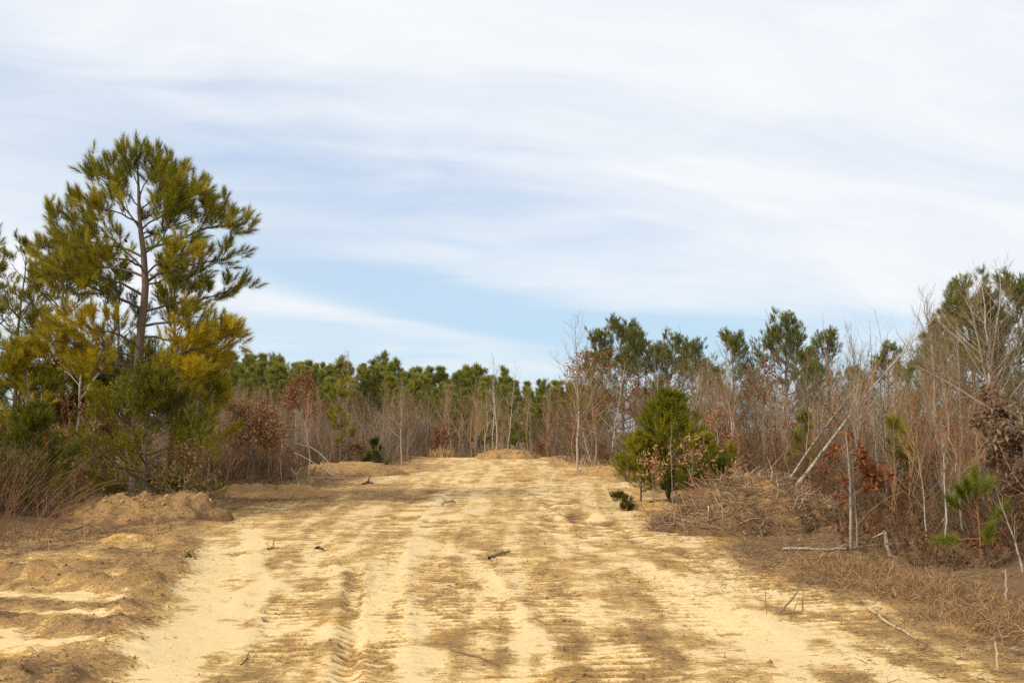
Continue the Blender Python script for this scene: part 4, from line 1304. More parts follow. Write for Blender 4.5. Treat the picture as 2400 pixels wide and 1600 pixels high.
def count_off(items, what, marks):
    """items: (px, object); marks: (px, words), the nearest one by px names the stretch; labels count from the left"""
    by = {}
    for px, o in items:
        k = min(range(len(marks)), key=lambda i: abs(marks[i][0] - px))
        by.setdefault(k, []).append((px, o))
    for k, row in by.items():
        row.sort(key=lambda q: q[0])
        for i, (px, o) in enumerate(row):
            o['label'] = '%s %s %s, from the left' % (ORD[min(i, 25)], what, marks[k][1])


FAR_MARKS = [(250, 'behind the left pines'), (480, 'beside the left pines'), (600, 'above the rounded oak bush'), (715, 'above the reddish oak'), (812, 'around the lone bare tree'), (880, 'above the dark evergreen'),
             (950, 'above the thicket corner'), (1035, 'above the straw tuft'), (1110, 'left of the far mound'), (1180, 'above the far mound'), (1260, 'above the rust-red bush'), (1350, 'behind the tall corner tree')]
R_MARKS = [(1400, 'behind the rust-leaved oak'), (1500, 'left of the bushy pines'), (1590, 'behind the bushy pines'), (1680, 'right of the bushy pines'), (1770, 'behind the brush pile'), (1850, 'by the leaning trunks'),
           (1920, 'under the leaning trunk'), (2000, 'by the red oak sapling'), (2080, 'right of the red sapling'), (2150, 'by the bent root'), (2220, 'left of the pine seedling'), (2300, 'behind the pine seedling'), (2390, 'by the right margin')]
L_MARKS = [(40, 'at the left margin'), (180, 'by the dead white tree'), (320, 'behind the dirt mound'), (450, 'beside the left pines'), (540, 'left of the rounded oak bush'), (620, 'behind the rounded oak bush'), (715, 'below the reddish oak'),
           (790, 'by the sparse young pine'), (880, 'behind the dark evergreen'), (950, 'at the thicket corner')]
count_off(CREST, 'ridge-crest pine', FAR_MARKS)
count_off(SLOPE, 'pine below the ridge crest', FAR_MARKS)
count_off(COUNTED['saplings beyond the far end'], 'far bare sapling', FAR_MARKS)
count_off(COUNTED['saplings at the front of the right thicket'], 'bare sapling at the right thicket front', R_MARKS)
count_off(COUNTED['saplings deep in the right thicket'], 'bare sapling deep in the right thicket', R_MARKS)
count_off(COUNTED['saplings in the left thicket'], 'bare sapling of the left thicket', L_MARKS)

# ------------------------------------------------------------------ undergrowth nobody could count
def brush(name, label, seed, n, ymin, ymax, xfun, h0, h1, tw, leaf_share, cols, rs=1.0, leaf=0.09, sup=0.25):
    rng = np.random.default_rng(seed)
    y = ymin * (ymax / ymin) ** rng.random(n)
    x = xfun(rng, y)
    ok = np.isfinite(x)
    x, y = x[ok], y[ok]
    n = len(x)
    z = gzv(x, y)
    H = rng.uniform(h0, h1, n) * (0.5 + 1.0 * vnoise(x * 0.5, y * 0.4, seed))
    H = H * (0.22 + 0.78 * sstep(0.3, 2.4, np.maximum(x - xr(y), xl(y) - x) - sstep(20, 15, y) * 1.0))
    px_ = 1200 + x / y * FPX
    H = np.where((px_ > 440) & (px_ < 1340), np.minimum(H, rng.uniform(0.55, 1.0, n) * (1.6 + 0.9 * (y > 66) + 0.040 * y)), H)
    d = norm(np.stack([rng.normal(0, 0.30, n), rng.normal(0, 0.30, n), np.ones(n)], 1))
    P = [np.stack([x, y, z - 0.03], 1)]
    for k in range(3):
        d = norm(d + rng.normal(0, 0.25, (n, 3)) + np.array([0, 0, 0.08]))
        P.append(P[-1] + d * (H / 3)[:, None])
    P = np.stack(P, 1)
    r0 = (0.0035 + 0.0022 * H) * rs * (1 + y / 60)
    Rr = r0[:, None] * np.array([1, 0.75, 0.5, 0.22])[None]
    cols = np.asarray(cols)
    cc = cols[rng.integers(0, len(cols), n)] * rng.uniform(0.45, 1.3, (n, 1))
    b = MB()
    tubes(b, P, Rr, 3, cc)
    Pc, Rc, _ = spawn(rng, P, Rr, tw, 0.08, 1.0, 0.9, lambda t, L: L * 0.42 * (1.15 - 0.7 * t), 2, sup * 0.6, 0.1, 0.55, 0.0016)
    rc = Rc[:, 0] * 0.9
    spikes(b, Pc[:, 0], Pc[:, 1] - Pc[:, 0], rc, np.repeat(cc, tw, axis=0) * 1.08)
    o = b.build(name, M_TWIG)
    tag(o, label, None, None, 'stuff')
    nl_ = int(len(Pc) * leaf_share)
    if nl_:
        c = MB()
        pick = rng.choice(len(Pc), nl_, replace=False)
        t = rng.random(nl_)[:, None]
        pos = Pc[pick, 0] * (1 - t) + Pc[pick, 1] * t
        cl = mixc(C_OAK * 0.8, C_RED * 0.9, (vnoise(pos[:, 0] * 0.8, pos[:, 1] * 0.8, 5) > 0.55) * 1.0)
        leaves(c, rng, pos, leaf * (0.8 + pos[:, 1:2].ravel() / 70), cl)
        tag(c.build('undergrowth_leaves', M_LEAF, o), None, None, None, 'stuff')
    return o


def bx_right(rng, y):
    lim = (2800 - 1200) / FPX * y
    lo = xr(y) + 0.25 + 0.4 * rng.random(len(y)) + np.where((y > 19) & (y < 27), 1.5, 0)
    x = np.where(lim > lo, lo + (rng.random(len(y)) ** 1.15) * (lim - lo), np.nan)
    return np.where((y < 22.5) & (x < (1950 - 1200) / FPX * y), np.nan, x)


def bx_left(rng, y):
    lim = np.where(y > 30, (430 - 1200) / FPX * y, (-260 - 1200) / FPX * y)
    hi = xl(y) - 0.25 - 0.4 * rng.random(len(y)) - np.where(y < 22, 1.4, 0)
    return np.where(lim < hi, hi + (rng.random(len(y)) ** 1.2) * (lim - hi), np.nan)


def bx_far(rng, y):
    return ((440 - 1200) + rng.random(len(y)) * 960) / FPX * y


TW = [C_RTWIG * 0.85, C_RTWIG * 0.6, C_RTWIG * 0.4, C_TWIG * 0.7, C_TWIG * 0.4, C_GREY * 0.6, C_TWIG * 0.25]  # near-black tones paint the shade of the thicket interior into the stems
brush('undergrowth', 'tangle of thin reddish bare stems along the right side of the clearing', 801, 7600, 11.5, 60, bx_right, 0.7, 2.1, 10, 0.12, TW)
brush('undergrowth', 'paler grey bare stems standing tall at the back of the right-hand thicket', 804, 1500, 34, 75, bx_right, 2.6, 5.2, 10, 0.02, [C_GREY * 0.8, C_GREY * 0.55, C_TWIG * 0.8, C_TWIG * 0.5], 0.8, 0.1, 0.3)
brush('undergrowth', 'tangle of thin bare stems and dead leaves along the left side of the clearing', 802, 4300, 16.5, 64, bx_left, 0.7, 1.9, 9, 0.07, TW)
brush('undergrowth', 'paler grey bare stems standing tall at the back of the left-hand thicket', 805, 1300, 40, 75, bx_left, 1.6, 3.3, 10, 0.02, [C_GREY * 0.8, C_GREY * 0.55, C_TWIG * 0.8, C_TWIG * 0.5], 0.8, 0.1, 0.3)
brush('undergrowth', 'grey-brown mass of bare stems beyond the far end of the clearing', 803, 6000, 68, 138, bx_far, 3.0, 5.8, 7, 0.015, [C_TWIG * 0.85, C_GREY * 0.8, C_RTWIG * 0.7, C_GREY * 0.6, C_TWIG * 0.5], 1.0, 0.10, 0.35)


# ------------------------------------------------------------------ mounds
def mound(name, label, cat, cx, cy, rx, ry, ht, seed, dirt, clod_n=24, steep=2.2, skew=0.0, rot=0.0, clod_c=(0.5, 0.6), lump=0.5):
    rng = np.random.default_rng(seed)
    base = np.array([cx, cy, gz(cx, cy)])
    root = thing(name, label, cat, base, rot)
    n = 90 if rx * ht > 0.6 and cy < 30 else 54
    u = np.linspace(-1.25, 1.25, n)
    U, V = np.meshgrid(u, u)
    U, V = U.ravel(), V.ravel()
    wob = (fbm(U * 2 + seed, V * 2, 3, seed) - 0.5) * 0.55
    r = np.sqrt(U ** 2 + V ** 2) + wob
    prof = np.clip(1 - r ** steep, 0, 1) * (1 + skew * U)
    lm = fbm(U * 3.2, V * 3.2 + seed, 4, seed + 3, 0.6)
    rid = 1 - np.abs(2 * fbm(U * 4.5 + 2, V * 4.5, 3, seed + 5) - 1)
    hgt_ = ht * prof * (1 - lump + 1.25 * lump * lm + 0.25 * lump * rid)
    hgt_ += ht * 0.12 * (fbm(U * 13, V * 13, 3, seed + 9, 0.6) - 0.5) * sstep(0.0, 0.25, prof)
    X, Yv = U * rx, V * ry
    # small overhang: push the top outwards where it is lumpy
    X = X + (lm - 0.5) * 0.12 * rx * sstep(0.3, 0.8, prof)
    c_, s_ = math.cos(rot), math.sin(rot)
    gzz = gzv(cx + X * c_ - Yv * s_, cy + X * s_ + Yv * c_) - base[2]
    Z = gzz + hgt_ - 0.05 * (prof <= 0.02)
    ii_ = (np.arange(n - 1)[:, None] * n + np.arange(n - 1)[None]).ravel()
    F = np.concatenate([np.stack([ii_, ii_ + 1, ii_ + n + 1], 1), np.stack([ii_, ii_ + n + 1, ii_ + n], 1)])
    keep = (prof > 0.005).reshape(-1)
    F = F[keep[F].any(axis=1)]
    dd = dirt[0] + (dirt[1] - dirt[0]) * (fbm(U * 2.3, V * 2.3, 3, seed + 12)) * 1.2 + 0.25 * sstep(0.35, 0.0, prof)
    mb = MB()
    mb.add(np.stack([X, Yv, Z], 1), F, np.stack([dd, np.ones_like(dd), np.zeros_like(dd)], 1))
    mb.build('heap', M_SOIL, root, True)
    # clods lying on it
    ico = CLODS
    top = np.argsort(rng.random(len(U)))
    top = [i for i in top if prof[i] > 0.1][:clod_n]
    for i in top:
        o = obj('clod', ico[int(rng.integers(0, len(ico)))], root, (X[i], Yv[i], Z[i] + 0.01))
        s = rng.uniform(0.5, 1.6) * min(1.0, ht * 1.4)
        o.scale = (s, s * rng.uniform(0.7, 1.2), s * rng.uniform(0.6, 1))
        o.rotation_euler = tuple(rng.uniform(0, 6, 3))
    return root, (X, Yv, Z, prof, base)


def clod_mesh(seed, dv):
    rng = np.random.default_rng(seed)
    t = (1 + 5 ** 0.5) / 2
    v = np.array([[-1, t, 0], [1, t, 0], [-1, -t, 0], [1, -t, 0], [0, -1, t], [0, 1, t], [0, -1, -t], [0, 1, -t], [t, 0, -1], [t, 0, 1], [-t, 0, -1], [-t, 0, 1]], float)
    f = np.array([[0, 11, 5], [0, 5, 1], [0, 1, 7], [0, 7, 10], [0, 10, 11], [1, 5, 9], [5, 11, 4], [11, 10, 2], [10, 7, 6], [7, 1, 8], [3, 9, 4], [3, 4, 2], [3, 2, 6], [3, 6, 8], [3, 8, 9], [4, 9, 5], [2, 4, 11], [6, 2, 10], [8, 6, 7], [9, 8, 1]])
    v = norm(v) * 0.05 * rng.uniform(0.6, 1.25, (12, 1))
    mb = MB()
    mb.add(v, f, np.array([dv, 1, 0]))
    return mb.mesh('clod', M_SOIL, False)


CLODS = [clod_mesh(k, 0.35 + 0.12 * k) for k in range(5)]


def gxy(px, py):
    g = gp(px, py)
    return float(g[0]), float(g[1])


mx, my = gxy(300, 1232)
M1 = mound('dirt_mound', 'broad lumpy heap of tan dirt at the foot of the left pines', 'mound', mx - 0.1, my + 0.9, 1.6, 0.95, 0.52, 1, (0.72, 1.2), 70, 3.0, 0.28, lump=0.75)
bx_, by_ = gxy(1752, 1262)
M2 = mound('brush_pile', 'big heap of brown earth, roots and broken branches at the right of the clearing', 'mound', bx_ + 0.12, by_ + 1.3, 1.5, 1.0, 0.95, 2, (0.85, 1.25), 40, 1.9, 0.5, -0.3, lump=0.7)
fx, fy = gxy(1188, 1074)
M3 = mound('dirt_mound', 'tan heap of dirt with roots at the far end of the clearing', 'mound', fx, fy, 2.1, 1.2, 0.66, 3, (0.45, 0.85), 24, 1.7)
mound('dirt_mound', 'low scraped hump of soil beside the far right saplings', 'mound', *gxy(1420, 1112), 1.5, 0.9, 0.42, 4, (0.55, 0.85), 16, 1.8)
mound('dirt_mound', 'low olive-brown hump of soil below the rounded oak bush', 'mound', *gxy(640, 1163), 1.7, 0.9, 0.36, 5, (0.6, 0.95), 16, 1.8)
mound('dirt_mound', 'small soil hump in front of the bushy young pines', 'mound', *gxy(1530, 1190), 0.9, 0.5, 0.18, 6, (0.45, 0.7), 10, 1.8)
mound('dirt_mound', 'brown scraped heap below the bent pale stems at the left', 'mound', *gxy(840, 1112), 2.2, 1.2, 0.5, 7, (0.75, 1.05), 16, 1.7)
mound('dirt_mound', 'orange clay lump in the torn soil before the left mound', 'mound', *gxy(290, 1270), 0.36, 0.25, 0.14, 8, (0.35, 0.5), 6, 1.8)


# ------------------------------------------------------------------ sticks, logs and roots
def stick(name, label, cat, pts, radii, colr=(0.30, 0.22, 0.15), mat=None, group=None, forks=(), sides=6):
    """pts: (px, py, Y or None for the ground) or world points"""
    P = []
    for p in pts:
        if p[2] is None:
            g = gp(p[0], p[1])
            P.append([g[0], g[1], gz(g[0], g[1]) + radii[0] * 0.6 + 0.012])
        else:
            P.append(at(p[0], p[1], p[2]))
    P = np.array(P, float)
    base = P[0].copy()
    root = thing(name, label, cat, base, 0, 1, group)
    n = len(P)
    s = np.linspace(0, n - 1, max(5, 3 * n))
    i = np.minimum(s.astype(int), n - 2)
    Q = P[i] + (P[i + 1] - P[i]) * (s - i)[:, None] - base
    rngk = np.random.default_rng(int(abs(pts[0][0]) * 7 + abs(pts[0][1])))
    Q[1:-1] = 0.5 * Q[1:-1] + 0.25 * (Q[2:] + Q[:-2])
    Q[1:-1] += rngk.normal(0, radii[0] * 0.35, Q[1:-1].shape)
    rr = np.interp(s, np.linspace(0, n - 1, len(radii)), radii)
    b = MB()
    tubes(b, Q, rr, sides, np.array(colr))
    b.build('shaft', mat or M_TWIG, root, True)
    for (t, dx, dz, L) in forks:
        k = int(t * (len(Q) - 1))
        e = Q[k] + np.array([dx, rngk.uniform(-.05, .05), dz]) * L
        m_ = (Q[k] + e) / 2 + rngk.normal(0, 0.02 * L, 3)
        f = MB()
        tubes(f, np.array([Q[k], m_, e]), [rr[k] * 0.7, rr[k] * 0.5, rr[k] * 0.25], 5, np.array(colr))
        f.build('fork', mat or M_TWIG, root, True)
    return root


PALE_W = (0.52, 0.42, 0.30)
GREY_W = (0.36, 0.29, 0.22)
BRN_W = (0.20, 0.13, 0.085)
BY = by_ + 0.9
stick('fallen_branch', 'long pale branch lying across the face of the brush pile', 'branch', [(1646, 1216, BY - .3), (1690, 1218, BY - .35), (1740, 1231, BY - .45), (1830, 1250, BY - .5)], [0.016, 0.014, 0.007], PALE_W, forks=[(.3, .6, -.5, .25)])
stick('fallen_branch', 'pale broken branch stub sticking from the top of the brush pile', 'branch', [(1712, 1208, BY), (1735, 1190, BY), (1772, 1165, BY + .1)], [0.026, 0.016, 0.006], GREY_W)
stick('fallen_branch', 'arched grey branch over the upper end of the brush pile', 'branch', [(1655, 1195, BY), (1668, 1182, BY), (1740, 1176, BY + .1), (1790, 1172, BY + .2)], [0.014, 0.013, 0.005], GREY_W)
stick('fallen_branch', 'curved light root hanging down the brush pile face', 'root', [(1660, 1185, BY - .3), (1661, 1205, BY - .35), (1655, 1222, BY - .4)], [0.012, 0.01, 0.006], PALE_W)
stick('fallen_branch', 'snapped pale stick low on the brush pile front', 'branch', [(1768, 1248, BY - .7), (1786, 1264, BY - .75), (1815, 1280, BY - .85)], [0.016, 0.012, 0.006], PALE_W)
stick('fallen_branch', 'forked dark twig at the lower front of the brush pile', 'branch', [(1822, 1285, BY - .9), (1828, 1272, BY - .9), (1838, 1260, BY - .9)], [0.012, 0.009, 0.005], BRN_W, forks=[(.4, -.6, .5, .15)])
stick('fallen_branch', 'short upright broken stub behind the brush pile end', 'branch', [(1889, 1222, BY), (1889, 1208, BY), (1880, 1204, BY)], [0.016, 0.014, 0.008], PALE_W)
stick('fallen_branch', 'grey branch rising out of the brush pile toward the red sapling', 'branch', [(1900, 1267, BY - .7), (1930, 1255, BY - .5), (1962, 1232, BY - .3)], [0.017, 0.014, 0.006], GREY_W, forks=[(.6, .5, .5, .3)])
stick('fallen_branch', 'bent branch reaching up left of the brush pile top', 'branch', [(1726, 1160, BY + .6), (1700, 1140, BY + .6), (1688, 1130, BY + .6)], [0.016, 0.012, 0.008], GREY_W)
stick('fallen_branch', 'reddish branch slanting into the back of the brush pile', 'branch', [(1660, 1180, BY + .3), (1640, 1155, BY + .3), (1610, 1143, BY + .3)], [0.012, 0.01, 0.006], (0.30, 0.16, 0.10), forks=[(.5, -.4, .5, .3)])
stick('fallen_log', 'long thin log lying level at the foot of the brush pile', 'log', [(1835, 1296, None), (1900, 1299, None), (1960, 1299, None), (2040, 1298, None), (2180, 1297, None)], [0.020, 0.019, 0.016, 0.010], GREY_W, M_PALE, forks=[(.55, .6, .3, .35)])
LYR = 14.0
stick('bent_root', 'crooked pale root standing up out of the thicket edge', 'root', [(2118, 1322, 13.2), (2095, 1305, 13.2), (2078, 1285, 13.2), (2078, 1255, 13.2), (2070, 1243, 13.2)], [0.03, 0.028, 0.03, 0.026, 0.018], (0.40, 0.30, 0.21), M_PALE, forks=[(.95, -.8, -.35, .22), (.2, .5, .3, .3)])
stick('broken_stick', 'leaning dark stick stuck in the sand at the right', 'stick', [(1822, 1440, gp(1822, 1440)[1]), (1860, 1398, gp(1822, 1440)[1] + .1), (1890, 1358, gp(1822, 1440)[1] + .2)], [0.011, 0.009, 0.004], (0.22, 0.15, 0.095))
stick('broken_stick', 'short thin stick standing beside the leaning dark one', 'stick', [(1880, 1432, gp(1880, 1432)[1]), (1881, 1405, gp(1880, 1432)[1]), (1885, 1378, gp(1880, 1432)[1])], [0.008, 0.006, 0.003], (0.30, 0.20, 0.11))
stick('broken_stick', 'thin tilted twig just before the leaning dark stick', 'stick', [(1852, 1455, gp(1852, 1455)[1]), (1862, 1425, gp(1852, 1455)[1]), (1874, 1400, gp(1852, 1455)[1])], [0.006, 0.005, 0.002], (0.24, 0.16, 0.10))
stick('broken_stick', 'very thin upright stalk on the sand left of the leaning stick', 'stick', [(1797, 1440, gp(1797, 1440)[1]), (1794, 1400, gp(1797, 1440)[1]), (1792, 1365, gp(1797, 1440)[1])], [0.004, 0.003, 0.002], (0.24, 0.13, 0.08))
stick('fallen_branch', 'bleached stick lying in the brown thatch at the right', 'branch', [(2030, 1428, None), (2085, 1462, None), (2150, 1500, None)], [0.012, 0.011, 0.007], (0.50, 0.37, 0.23), M_PALE)
stick('fallen_branch', 'dark barky branch lying on the sand in mid clearing', 'branch', [(1146, 1308, None), (1165, 1301, None), (1185, 1294, None), (1197, 1292, None)], [0.020, 0.018, 0.008], (0.17, 0.12, 0.09), forks=[(.5, .3, .5, .12), (.8, .6, .4, .12)])
stick('fallen_branch', 'long curved twig lying on the sand near the camera', 'branch', [(1053, 1527, None), (1085, 1538, None), (1130, 1545, None), (1166, 1563, None)], [0.008, 0.010, 0.004], (0.26, 0.16, 0.09))
stick('fallen_branch', 'hooked twig on the sand below the dark barky branch', 'branch', [(1048, 1378, None), (1060, 1370, None), (1072, 1366, None), (1058, 1362, None)], [0.006, 0.007, 0.004], BRN_W)
stick('fallen_branch', 'dark splinter of wood on the pale sand at the near left', 'branch', [(565, 1566, None), (575, 1557, None), (585, 1547, None)], [0.006, 0.010, 0.003], BRN_W, forks=[(.7, .3, .8, .08)])
stick('fallen_branch', 'small grey stick on the sand beside the pale strip', 'branch', [(613, 1457, None), (620, 1460, None), (627, 1462, None)], [0.006, 0.012, 0.004], (0.2, 0.16, 0.13))
stick('fallen_branch', 'broken root knot lying in the distance on the track', 'root', [(1035, 1182, None), (1045, 1176, gp(1040, 1182)[1]), (1058, 1173, gp(1040, 1182)[1]), (1066, 1180, None)], [0.03, 0.035, 0.015], (0.34, 0.25, 0.17), forks=[(.4, -.5, .5, .25), (.6, .6, .4, .2)])
stick('fallen_branch', 'dark stump of root beside the left edge of the sand', 'root', [(850, 1136, None), (862, 1131, None), (874, 1133, None)], [0.03, 0.05, 0.02], (0.16, 0.085, 0.05), forks=[(.6, .3, .8, .3)])
stick('fallen_branch', 'dead white branch arched over from the left scraped heap', 'branch', [(783, 1112, 38), (765, 1075, 38), (735, 1050, 38), (690, 1037, 38)], [0.026, 0.022, 0.008], WHITE * 0.95, M_PALE)
stick('fallen_branch', 'second dead white branch arched low from the left scraped heap', 'branch', [(783, 1114, 37.6), (750, 1092, 37.6), (715, 1072, 37.6), (688, 1060, 37.6)], [0.026, 0.02, 0.008], WHITE * 0.9, M_PALE)
stick('dead_stem', 'short kinked dead white stem beside the rounded oak bush', 'stem', [(701, 1140, gp(701, 1139)[1]), (694, 1115, gp(701, 1139)[1]), (682, 1096, gp(701, 1139)[1])], [0.034, 0.03, 0.02], WHITE * 1.0, M_PALE, forks=[(.6, .5, .6, .5)])
stick('hooped_vine', 'thin vine bent into a hoop at the left scraped heap', 'vine', [(776, 1132, 37), (758, 1118, 37), (756, 1100, 37), (765, 1095, 37)], [0.02, 0.018, 0.012], GREY_W)
stick('fallen_branch', 'dark branch half buried before the left dirt mound', 'branch', [(125, 1243, None), (170, 1246, None), (210, 1228, 15.5)], [0.02, 0.018, 0.010], (0.16, 0.12, 0.09))
stick('fallen_branch', 'short pale wood chip on the torn soil at the left', 'branch', [(45, 1320, None), (58, 1321, None), (70, 1322, None)], [0.012, 0.014, 0.008], PALE_W)
stick('broken_stick', 'thin pale stalk standing in the torn soil at the left', 'stick', [(117, 1296, gp(117, 1296)[1]), (115, 1275, gp(117, 1296)[1]), (112, 1255, gp(117, 1296)[1])], [0.006, 0.005, 0.003], (0.45, 0.32, 0.16))
stick('broken_stick', 'tall thin weed stalk standing before the left mound', 'stick', [(198, 1282, gp(198, 1282)[1]), (198, 1240, gp(198, 1282)[1]), (198, 1212, gp(198, 1282)[1])], [0.006, 0.005, 0.003], GREY_W)
stick('broken_stick', 'short pale broken stake near the lower right corner', 'stick', [(2337, 1562, gp(2337, 1562)[1]), (2337, 1530, gp(2337, 1562)[1]), (2334, 1505, gp(2337, 1562)[1])], [0.010, 0.009, 0.006], (0.5, 0.36, 0.2))
stick('broken_stick', 'grey upright stake at the right margin of the thatch', 'stick', [(2358, 1412, gp(2358, 1412)[1]), (2360, 1370, gp(2358, 1412)[1]), (2358, 1335, gp(2358, 1412)[1])], [0.016, 0.014, 0.008], GREY_W)
stick('grass_stump', 'small tuft stump with an upright twig on the sand at the left', 'stump', [(628, 1288, None), (640, 1284, None), (652, 1286, None)], [0.015, 0.022, 0.012], (0.40, 0.28, 0.16), forks=[(.6, .05, 1.0, .13), (.3, -.6, .6, .1)])
stick('dark_clod', 'dark clod lying alone on the pale sand at the left', 'clod', [(735, 1287, None), (746, 1285, None), (757, 1287, None)], [0.012, 0.022, 0.012], (0.09, 0.07, 0.05))
stick('dark_clod', 'mossy lump at the inner side of the windrow', 'clod', [(433, 1313, None), (446, 1309, None), (458, 1314, None)], [0.02, 0.035, 0.015], (0.22, 0.15, 0.08), forks=[(.3, -.4, .8, .08), (.7, .4, .8, .08)])


def debris(root_xyz, root, n, seed, L0, L1, r, colr, name='debris', pc=0.1):
    """fine roots and straw stuck on a heap"""
    X, Yv, Z, prof, base = root_xyz
    rng = np.random.default_rng(seed)
    idx = np.nonzero(prof > pc)[0]
    i = rng.choice(idx, n)
    P = np.stack([X[i], Yv[i], Z[i]], 1) + rng.normal(0, 0.02, (n, 3))
    d = rdir(rng, n)
    d[:, 2] = np.abs(d[:, 2]) * 0.55 - 0.12
    d = norm(d)
    L = rng.uniform(L0, L1, n) * rng.uniform(0.5, 1, n)
    P2 = P + d * (L / 2)[:, None]
    d2 = norm(d + rng.normal(0, 0.35, d.shape))
    Q = np.stack([P, P2, P2 + d2 * (L / 2)[:, None]], 1)
    cc = np.asarray(colr)[rng.integers(0, len(colr), n)] * rng.uniform(0.6, 1.3, (n, 1))
    b = MB()
    tubes(b, Q, (r * rng.uniform(0.5, 1.3, n))[:, None] * np.array([1, .8, .3])[None], 3, cc)
    o = b.build(name, M_TWIG, root)
    tag(o, None, None, None, 'stuff')


debris(M2[1], M2[0], 4200, 31, 0.12, 0.60, 0.0065, [BRN_W, GREY_W, C_RTWIG, (0.38, 0.25, 0.13), (0.5, 0.36, 0.2)], 'roots', 0.02)
debris(M1[1], M1[0], 1300, 32, 0.05, 0.26, 0.0035, [(0.38, 0.25, 0.12), BRN_W, (0.5, 0.36, 0.2)], 'roots')
debris(M3[1], M3[0], 420, 33, 0.2, 0.9, 0.012, [BRN_W, GREY_W, (0.45, 0.30, 0.14), (0.45, 0.30, 0.14)], 'roots', 0.03)


# arching reddish stems in the near left corner
def arching_shrub(px, py, seed, n, label, hmax, bend):
    rng = np.random.default_rng(seed)
    x, y = gxy(px, py)
    base = np.array([x, y, gz(x, y)])
    root = thing('arching_shrub', label, 'shrub', base)
    P = [np.stack([rng.normal(0, 0.22, n), rng.normal(0, 0.25, n), np.full(n, -0.05)], 1)]
    d = norm(np.stack([rng.normal(0.12, 0.22, n) + bend * 0.3, rng.normal(0, 0.22, n), np.ones(n)], 1))
    H = rng.uniform(0.5, 1.0, n) * hmax
    for k in range(6):
        d = norm(d + rng.normal(0, 0.07, (n, 3)) + np.array([bend * 0.16, 0, -0.05 * k * bend]))
        P.append(P[-1] + d * (H / 6)[:, None])
    P = np.stack(P, 1)
    Rr = (0.004 + 0.0035 * rng.random(n))[:, None] * np.linspace(1, 0.3, 7)[None]
    cc = np.array([0.25, 0.135, 0.075]) * rng.uniform(0.6, 1.25, (n, 1))
    a, b, c = MB(), MB(), MB()
    tubes(a, P, Rr, 5, cc)
    a.build('stem', M_TWIG, root, True)
    Pc, Rc, _ = spawn(rng, P, Rr, 8, 0.25, 1.0, 0.6, lambda t, L: L * 0.25, 3, 0.1, 0.1, 0.6, 0.0018)
    tubes(b, Pc, Rc, 3, np.repeat(cc, 8, axis=0))
    b.build('twigs', M_TWIG, root)
    pk = rng.choice(len(Pc), len(Pc) // 5, replace=False)
    leaves(c, rng, Pc[pk, 2], 0.055, C_OAK * 1.1)
    c.build('crown', M_LEAF, root)


arching_shrub(20, 1262, 51, 13, 'tall reddish arching stems at the near left corner', 2.3, 0.25)
arching_shrub(95, 1262, 52, 12, 'lower reddish stems arching toward the dirt mound', 1.7, 0.7)
arching_shrub(-30, 1285, 53, 11, 'reddish upright stems cut by the left side of the picture', 2.0, 0.3)


# ------------------------------------------------------------------ dry grass, straw and litter
def grass(name, label, seed, n, pfun, L0, L1, wid, lay, cols):
    rng = np.random.default_rng(seed)
    x, y = pfun(rng, n)
    n = len(x)
    z = gzv(x, y)
    P0 = np.stack([x, y, z - 0.005], 1)
    d = rdir(rng, n)
    d[:, 2] = np.abs(d[:, 2]) * (1 - lay) + (1 - lay) * 0.6 + 0.05
    d = norm(d)
    L = rng.uniform(L0, L1, n) * rng.uniform(0.5, 1.0, n)
    P1 = P0 + d * (L * 0.5)[:, None]
    d2 = norm(d + rng.normal(0, 0.3, d.shape) + np.array([0, 0, -0.35]))
    P2 = P1 + d2 * (L * 0.5)[:, None]
    P2[:, 2] = np.maximum(P2[:, 2], z + 0.004)
    s = perp(rng, d) * (wid * rng.uniform(0.6, 1.3, n) * (0.7 + y / 30))[:, None]
    V = np.stack([P0 + s, P0 - s, P1 + s * 0.8, P1 - s * 0.8, P2], 1)
    f = np.array([[0, 1, 3], [0, 3, 2], [2, 3, 4]])[None] + (np.arange(n) * 5)[:, None, None]
    cols = np.asarray(cols)
    cc = cols[rng.integers(0, len(cols), n)] * rng.uniform(0.55, 1.35, (n, 1))
    b = MB()
    b.add(V, f, np.repeat(cc, 5, axis=0))
    o = b.build(name, M_STRAW)
    tag(o, label, None, None, 'stuff')


STRAW = [(0.34, 0.22, 0.115), (0.25, 0.155, 0.08), (0.46, 0.32, 0.17), (0.18, 0.11, 0.06), (0.13, 0.08, 0.05), (0.15, 0.09, 0.055)]


def p_right(rng, n):
    y = 6.0 * (24 / 6.0) ** rng.random(n)
    x = xr(y) + rng.normal(-0.1, 1.0, n)
    m = fbm(x * 1.1, y * 0.8, 3, 91) > 0.40 + 0.16 * rng.random(n)
    return x[m], y[m]


def p_left(rng, n):
    y = 9.0 * (40 / 9.0) ** rng.random(n)
    x = xl(y) + rng.normal(0.1, 0.9, n)
    m = fbm(x * 1.1, y * 0.8, 3, 92) > 0.40
    return x[m], y[m]


def p_clump(rng, n):
    spots = [gxy(2000, 1345), (gxy(2060, 1370)), gxy(2110, 1380), gxy(1960, 1330), gxy(2300, 1440), gxy(2230, 1400), gxy(2380, 1470), gxy(2160, 1390)]
    k = rng.integers(0, len(spots), n)
    s = np.array(spots)[k]
    return s[:, 0] + rng.normal(0, 0.28, n), s[:, 1] + rng.normal(0, 0.35, n)


def p_sand(rng, n):
    y = 5.5 * (34 / 5.5) ** rng.random(n)
    x = xl(y) + rng.random(n) * (xr(y) - xl(y))
    _, dd, _ = ground_fields(x, y)
    m = rng.random(n) < np.clip(dd * 1.15 - 0.12, 0.015, 1)
    return x[m], y[m]


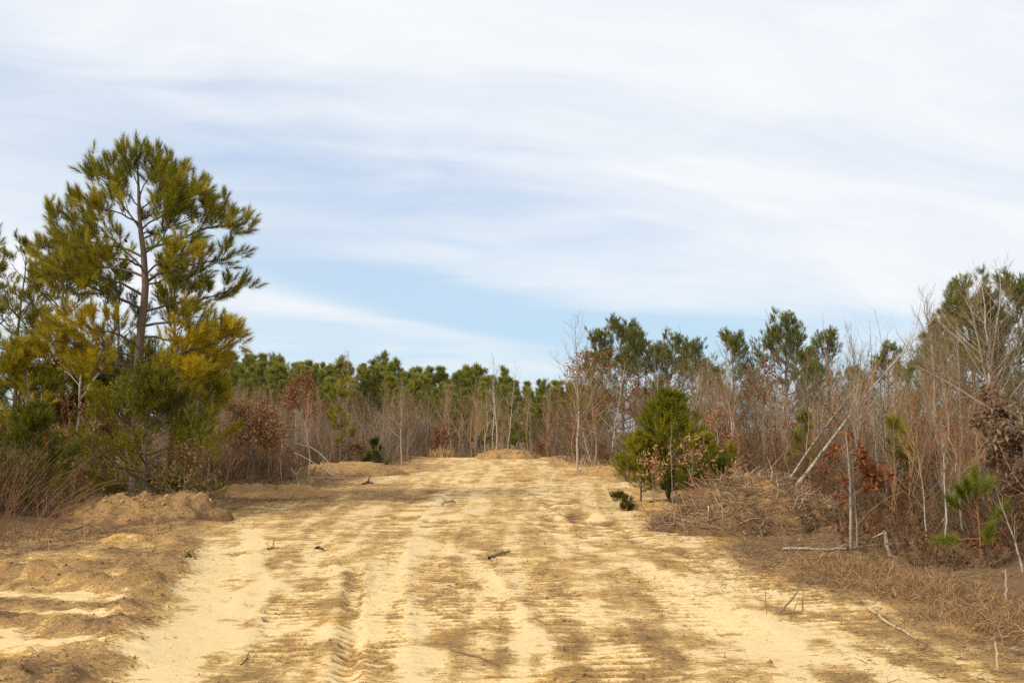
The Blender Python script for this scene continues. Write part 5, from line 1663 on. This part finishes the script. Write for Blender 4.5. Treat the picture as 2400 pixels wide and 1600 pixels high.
grass('straw_thatch', 'flattened dry straw along the right side of the clearing', 61, 34000, p_right, 0.04, 0.2, 0.003, 0.9, STRAW)
grass('straw_thatch', 'flattened dry straw along the left side of the clearing', 62, 16000, p_left, 0.05, 0.24, 0.0032, 0.84, STRAW)
grass('dry_grass', 'clumps of bleached orange dry grass at the right thicket edge', 63, 7000, p_clump, 0.10, 0.32, 0.003, 0.55, [(0.46, 0.28, 0.13), (0.36, 0.22, 0.11), (0.27, 0.16, 0.08)])
grass('straw_litter', 'bits of straw and twig strewn over the sand', 64, 60000, p_sand, 0.03, 0.16, 0.0030, 0.93, [(0.30, 0.19, 0.095), (0.20, 0.12, 0.065), (0.45, 0.31, 0.15), (0.40, 0.27, 0.13), (0.14, 0.085, 0.05)])


def tuft_spot(rng, n):
    x, y = gxy(1033, 1071)
    return x + rng.normal(0, 0.35, n), y + rng.normal(0, 0.3, n)


grass('dry_grass', 'tall straw-coloured grass tuft at the far end of the clearing', 65, 260, tuft_spot, 0.7, 1.3, 0.006, 0.05, [(0.62, 0.42, 0.18), (0.5, 0.33, 0.14)])


# small clods strewn on the clearing
def clod_litter():
    rng = np.random.default_rng(71)
    n = 16000
    y = 5.5 * (26 / 5.5) ** rng.random(n)
    x = xl(y) + rng.random(n) * (xr(y) - xl(y))
    h, dd, _ = ground_fields(x, y)
    wd, _, _ = seg_dist(x, y, WINDROW)
    m = rng.random(n) < np.clip(dd - 0.15 + 0.9 * np.exp(-(wd / 0.5) ** 2), 0.05, 1)
    x, y, h, dd = x[m], y[m], h[m], dd[m]
    n = len(x)
    s = (0.006 + 0.017 * rng.random(n) ** 4)[:, None, None]
    o8 = np.array([[1, 0, 0], [-1, 0, 0], [0, 1, 0], [0, -1, 0], [0, 0, 1], [0, 0, -1]], float)
    V = np.stack([x, y, h + 0.002], 1)[:, None, :] + o8[None] * s * rng.uniform(0.6, 1.3, (n, 6, 1)) + rng.normal(0, 0.2, (n, 6, 3)) * s
    f = np.array([[0, 2, 4], [2, 1, 4], [1, 3, 4], [3, 0, 4], [2, 0, 5], [1, 2, 5], [3, 1, 5], [0, 3, 5]])[None] + (np.arange(n) * 6)[:, None, None]
    c = np.stack([np.clip(dd + rng.uniform(-0.1, 0.45, n), 0, 1.2), np.ones(n), np.zeros(n)], 1)
    b = MB()
    b.add(V, f, np.repeat(c, 6, axis=0))
    tag(b.build('soil_crumbs', M_SOIL), 'crumbs of soil strewn over the clearing', None, None, 'stuff')


clod_litter()
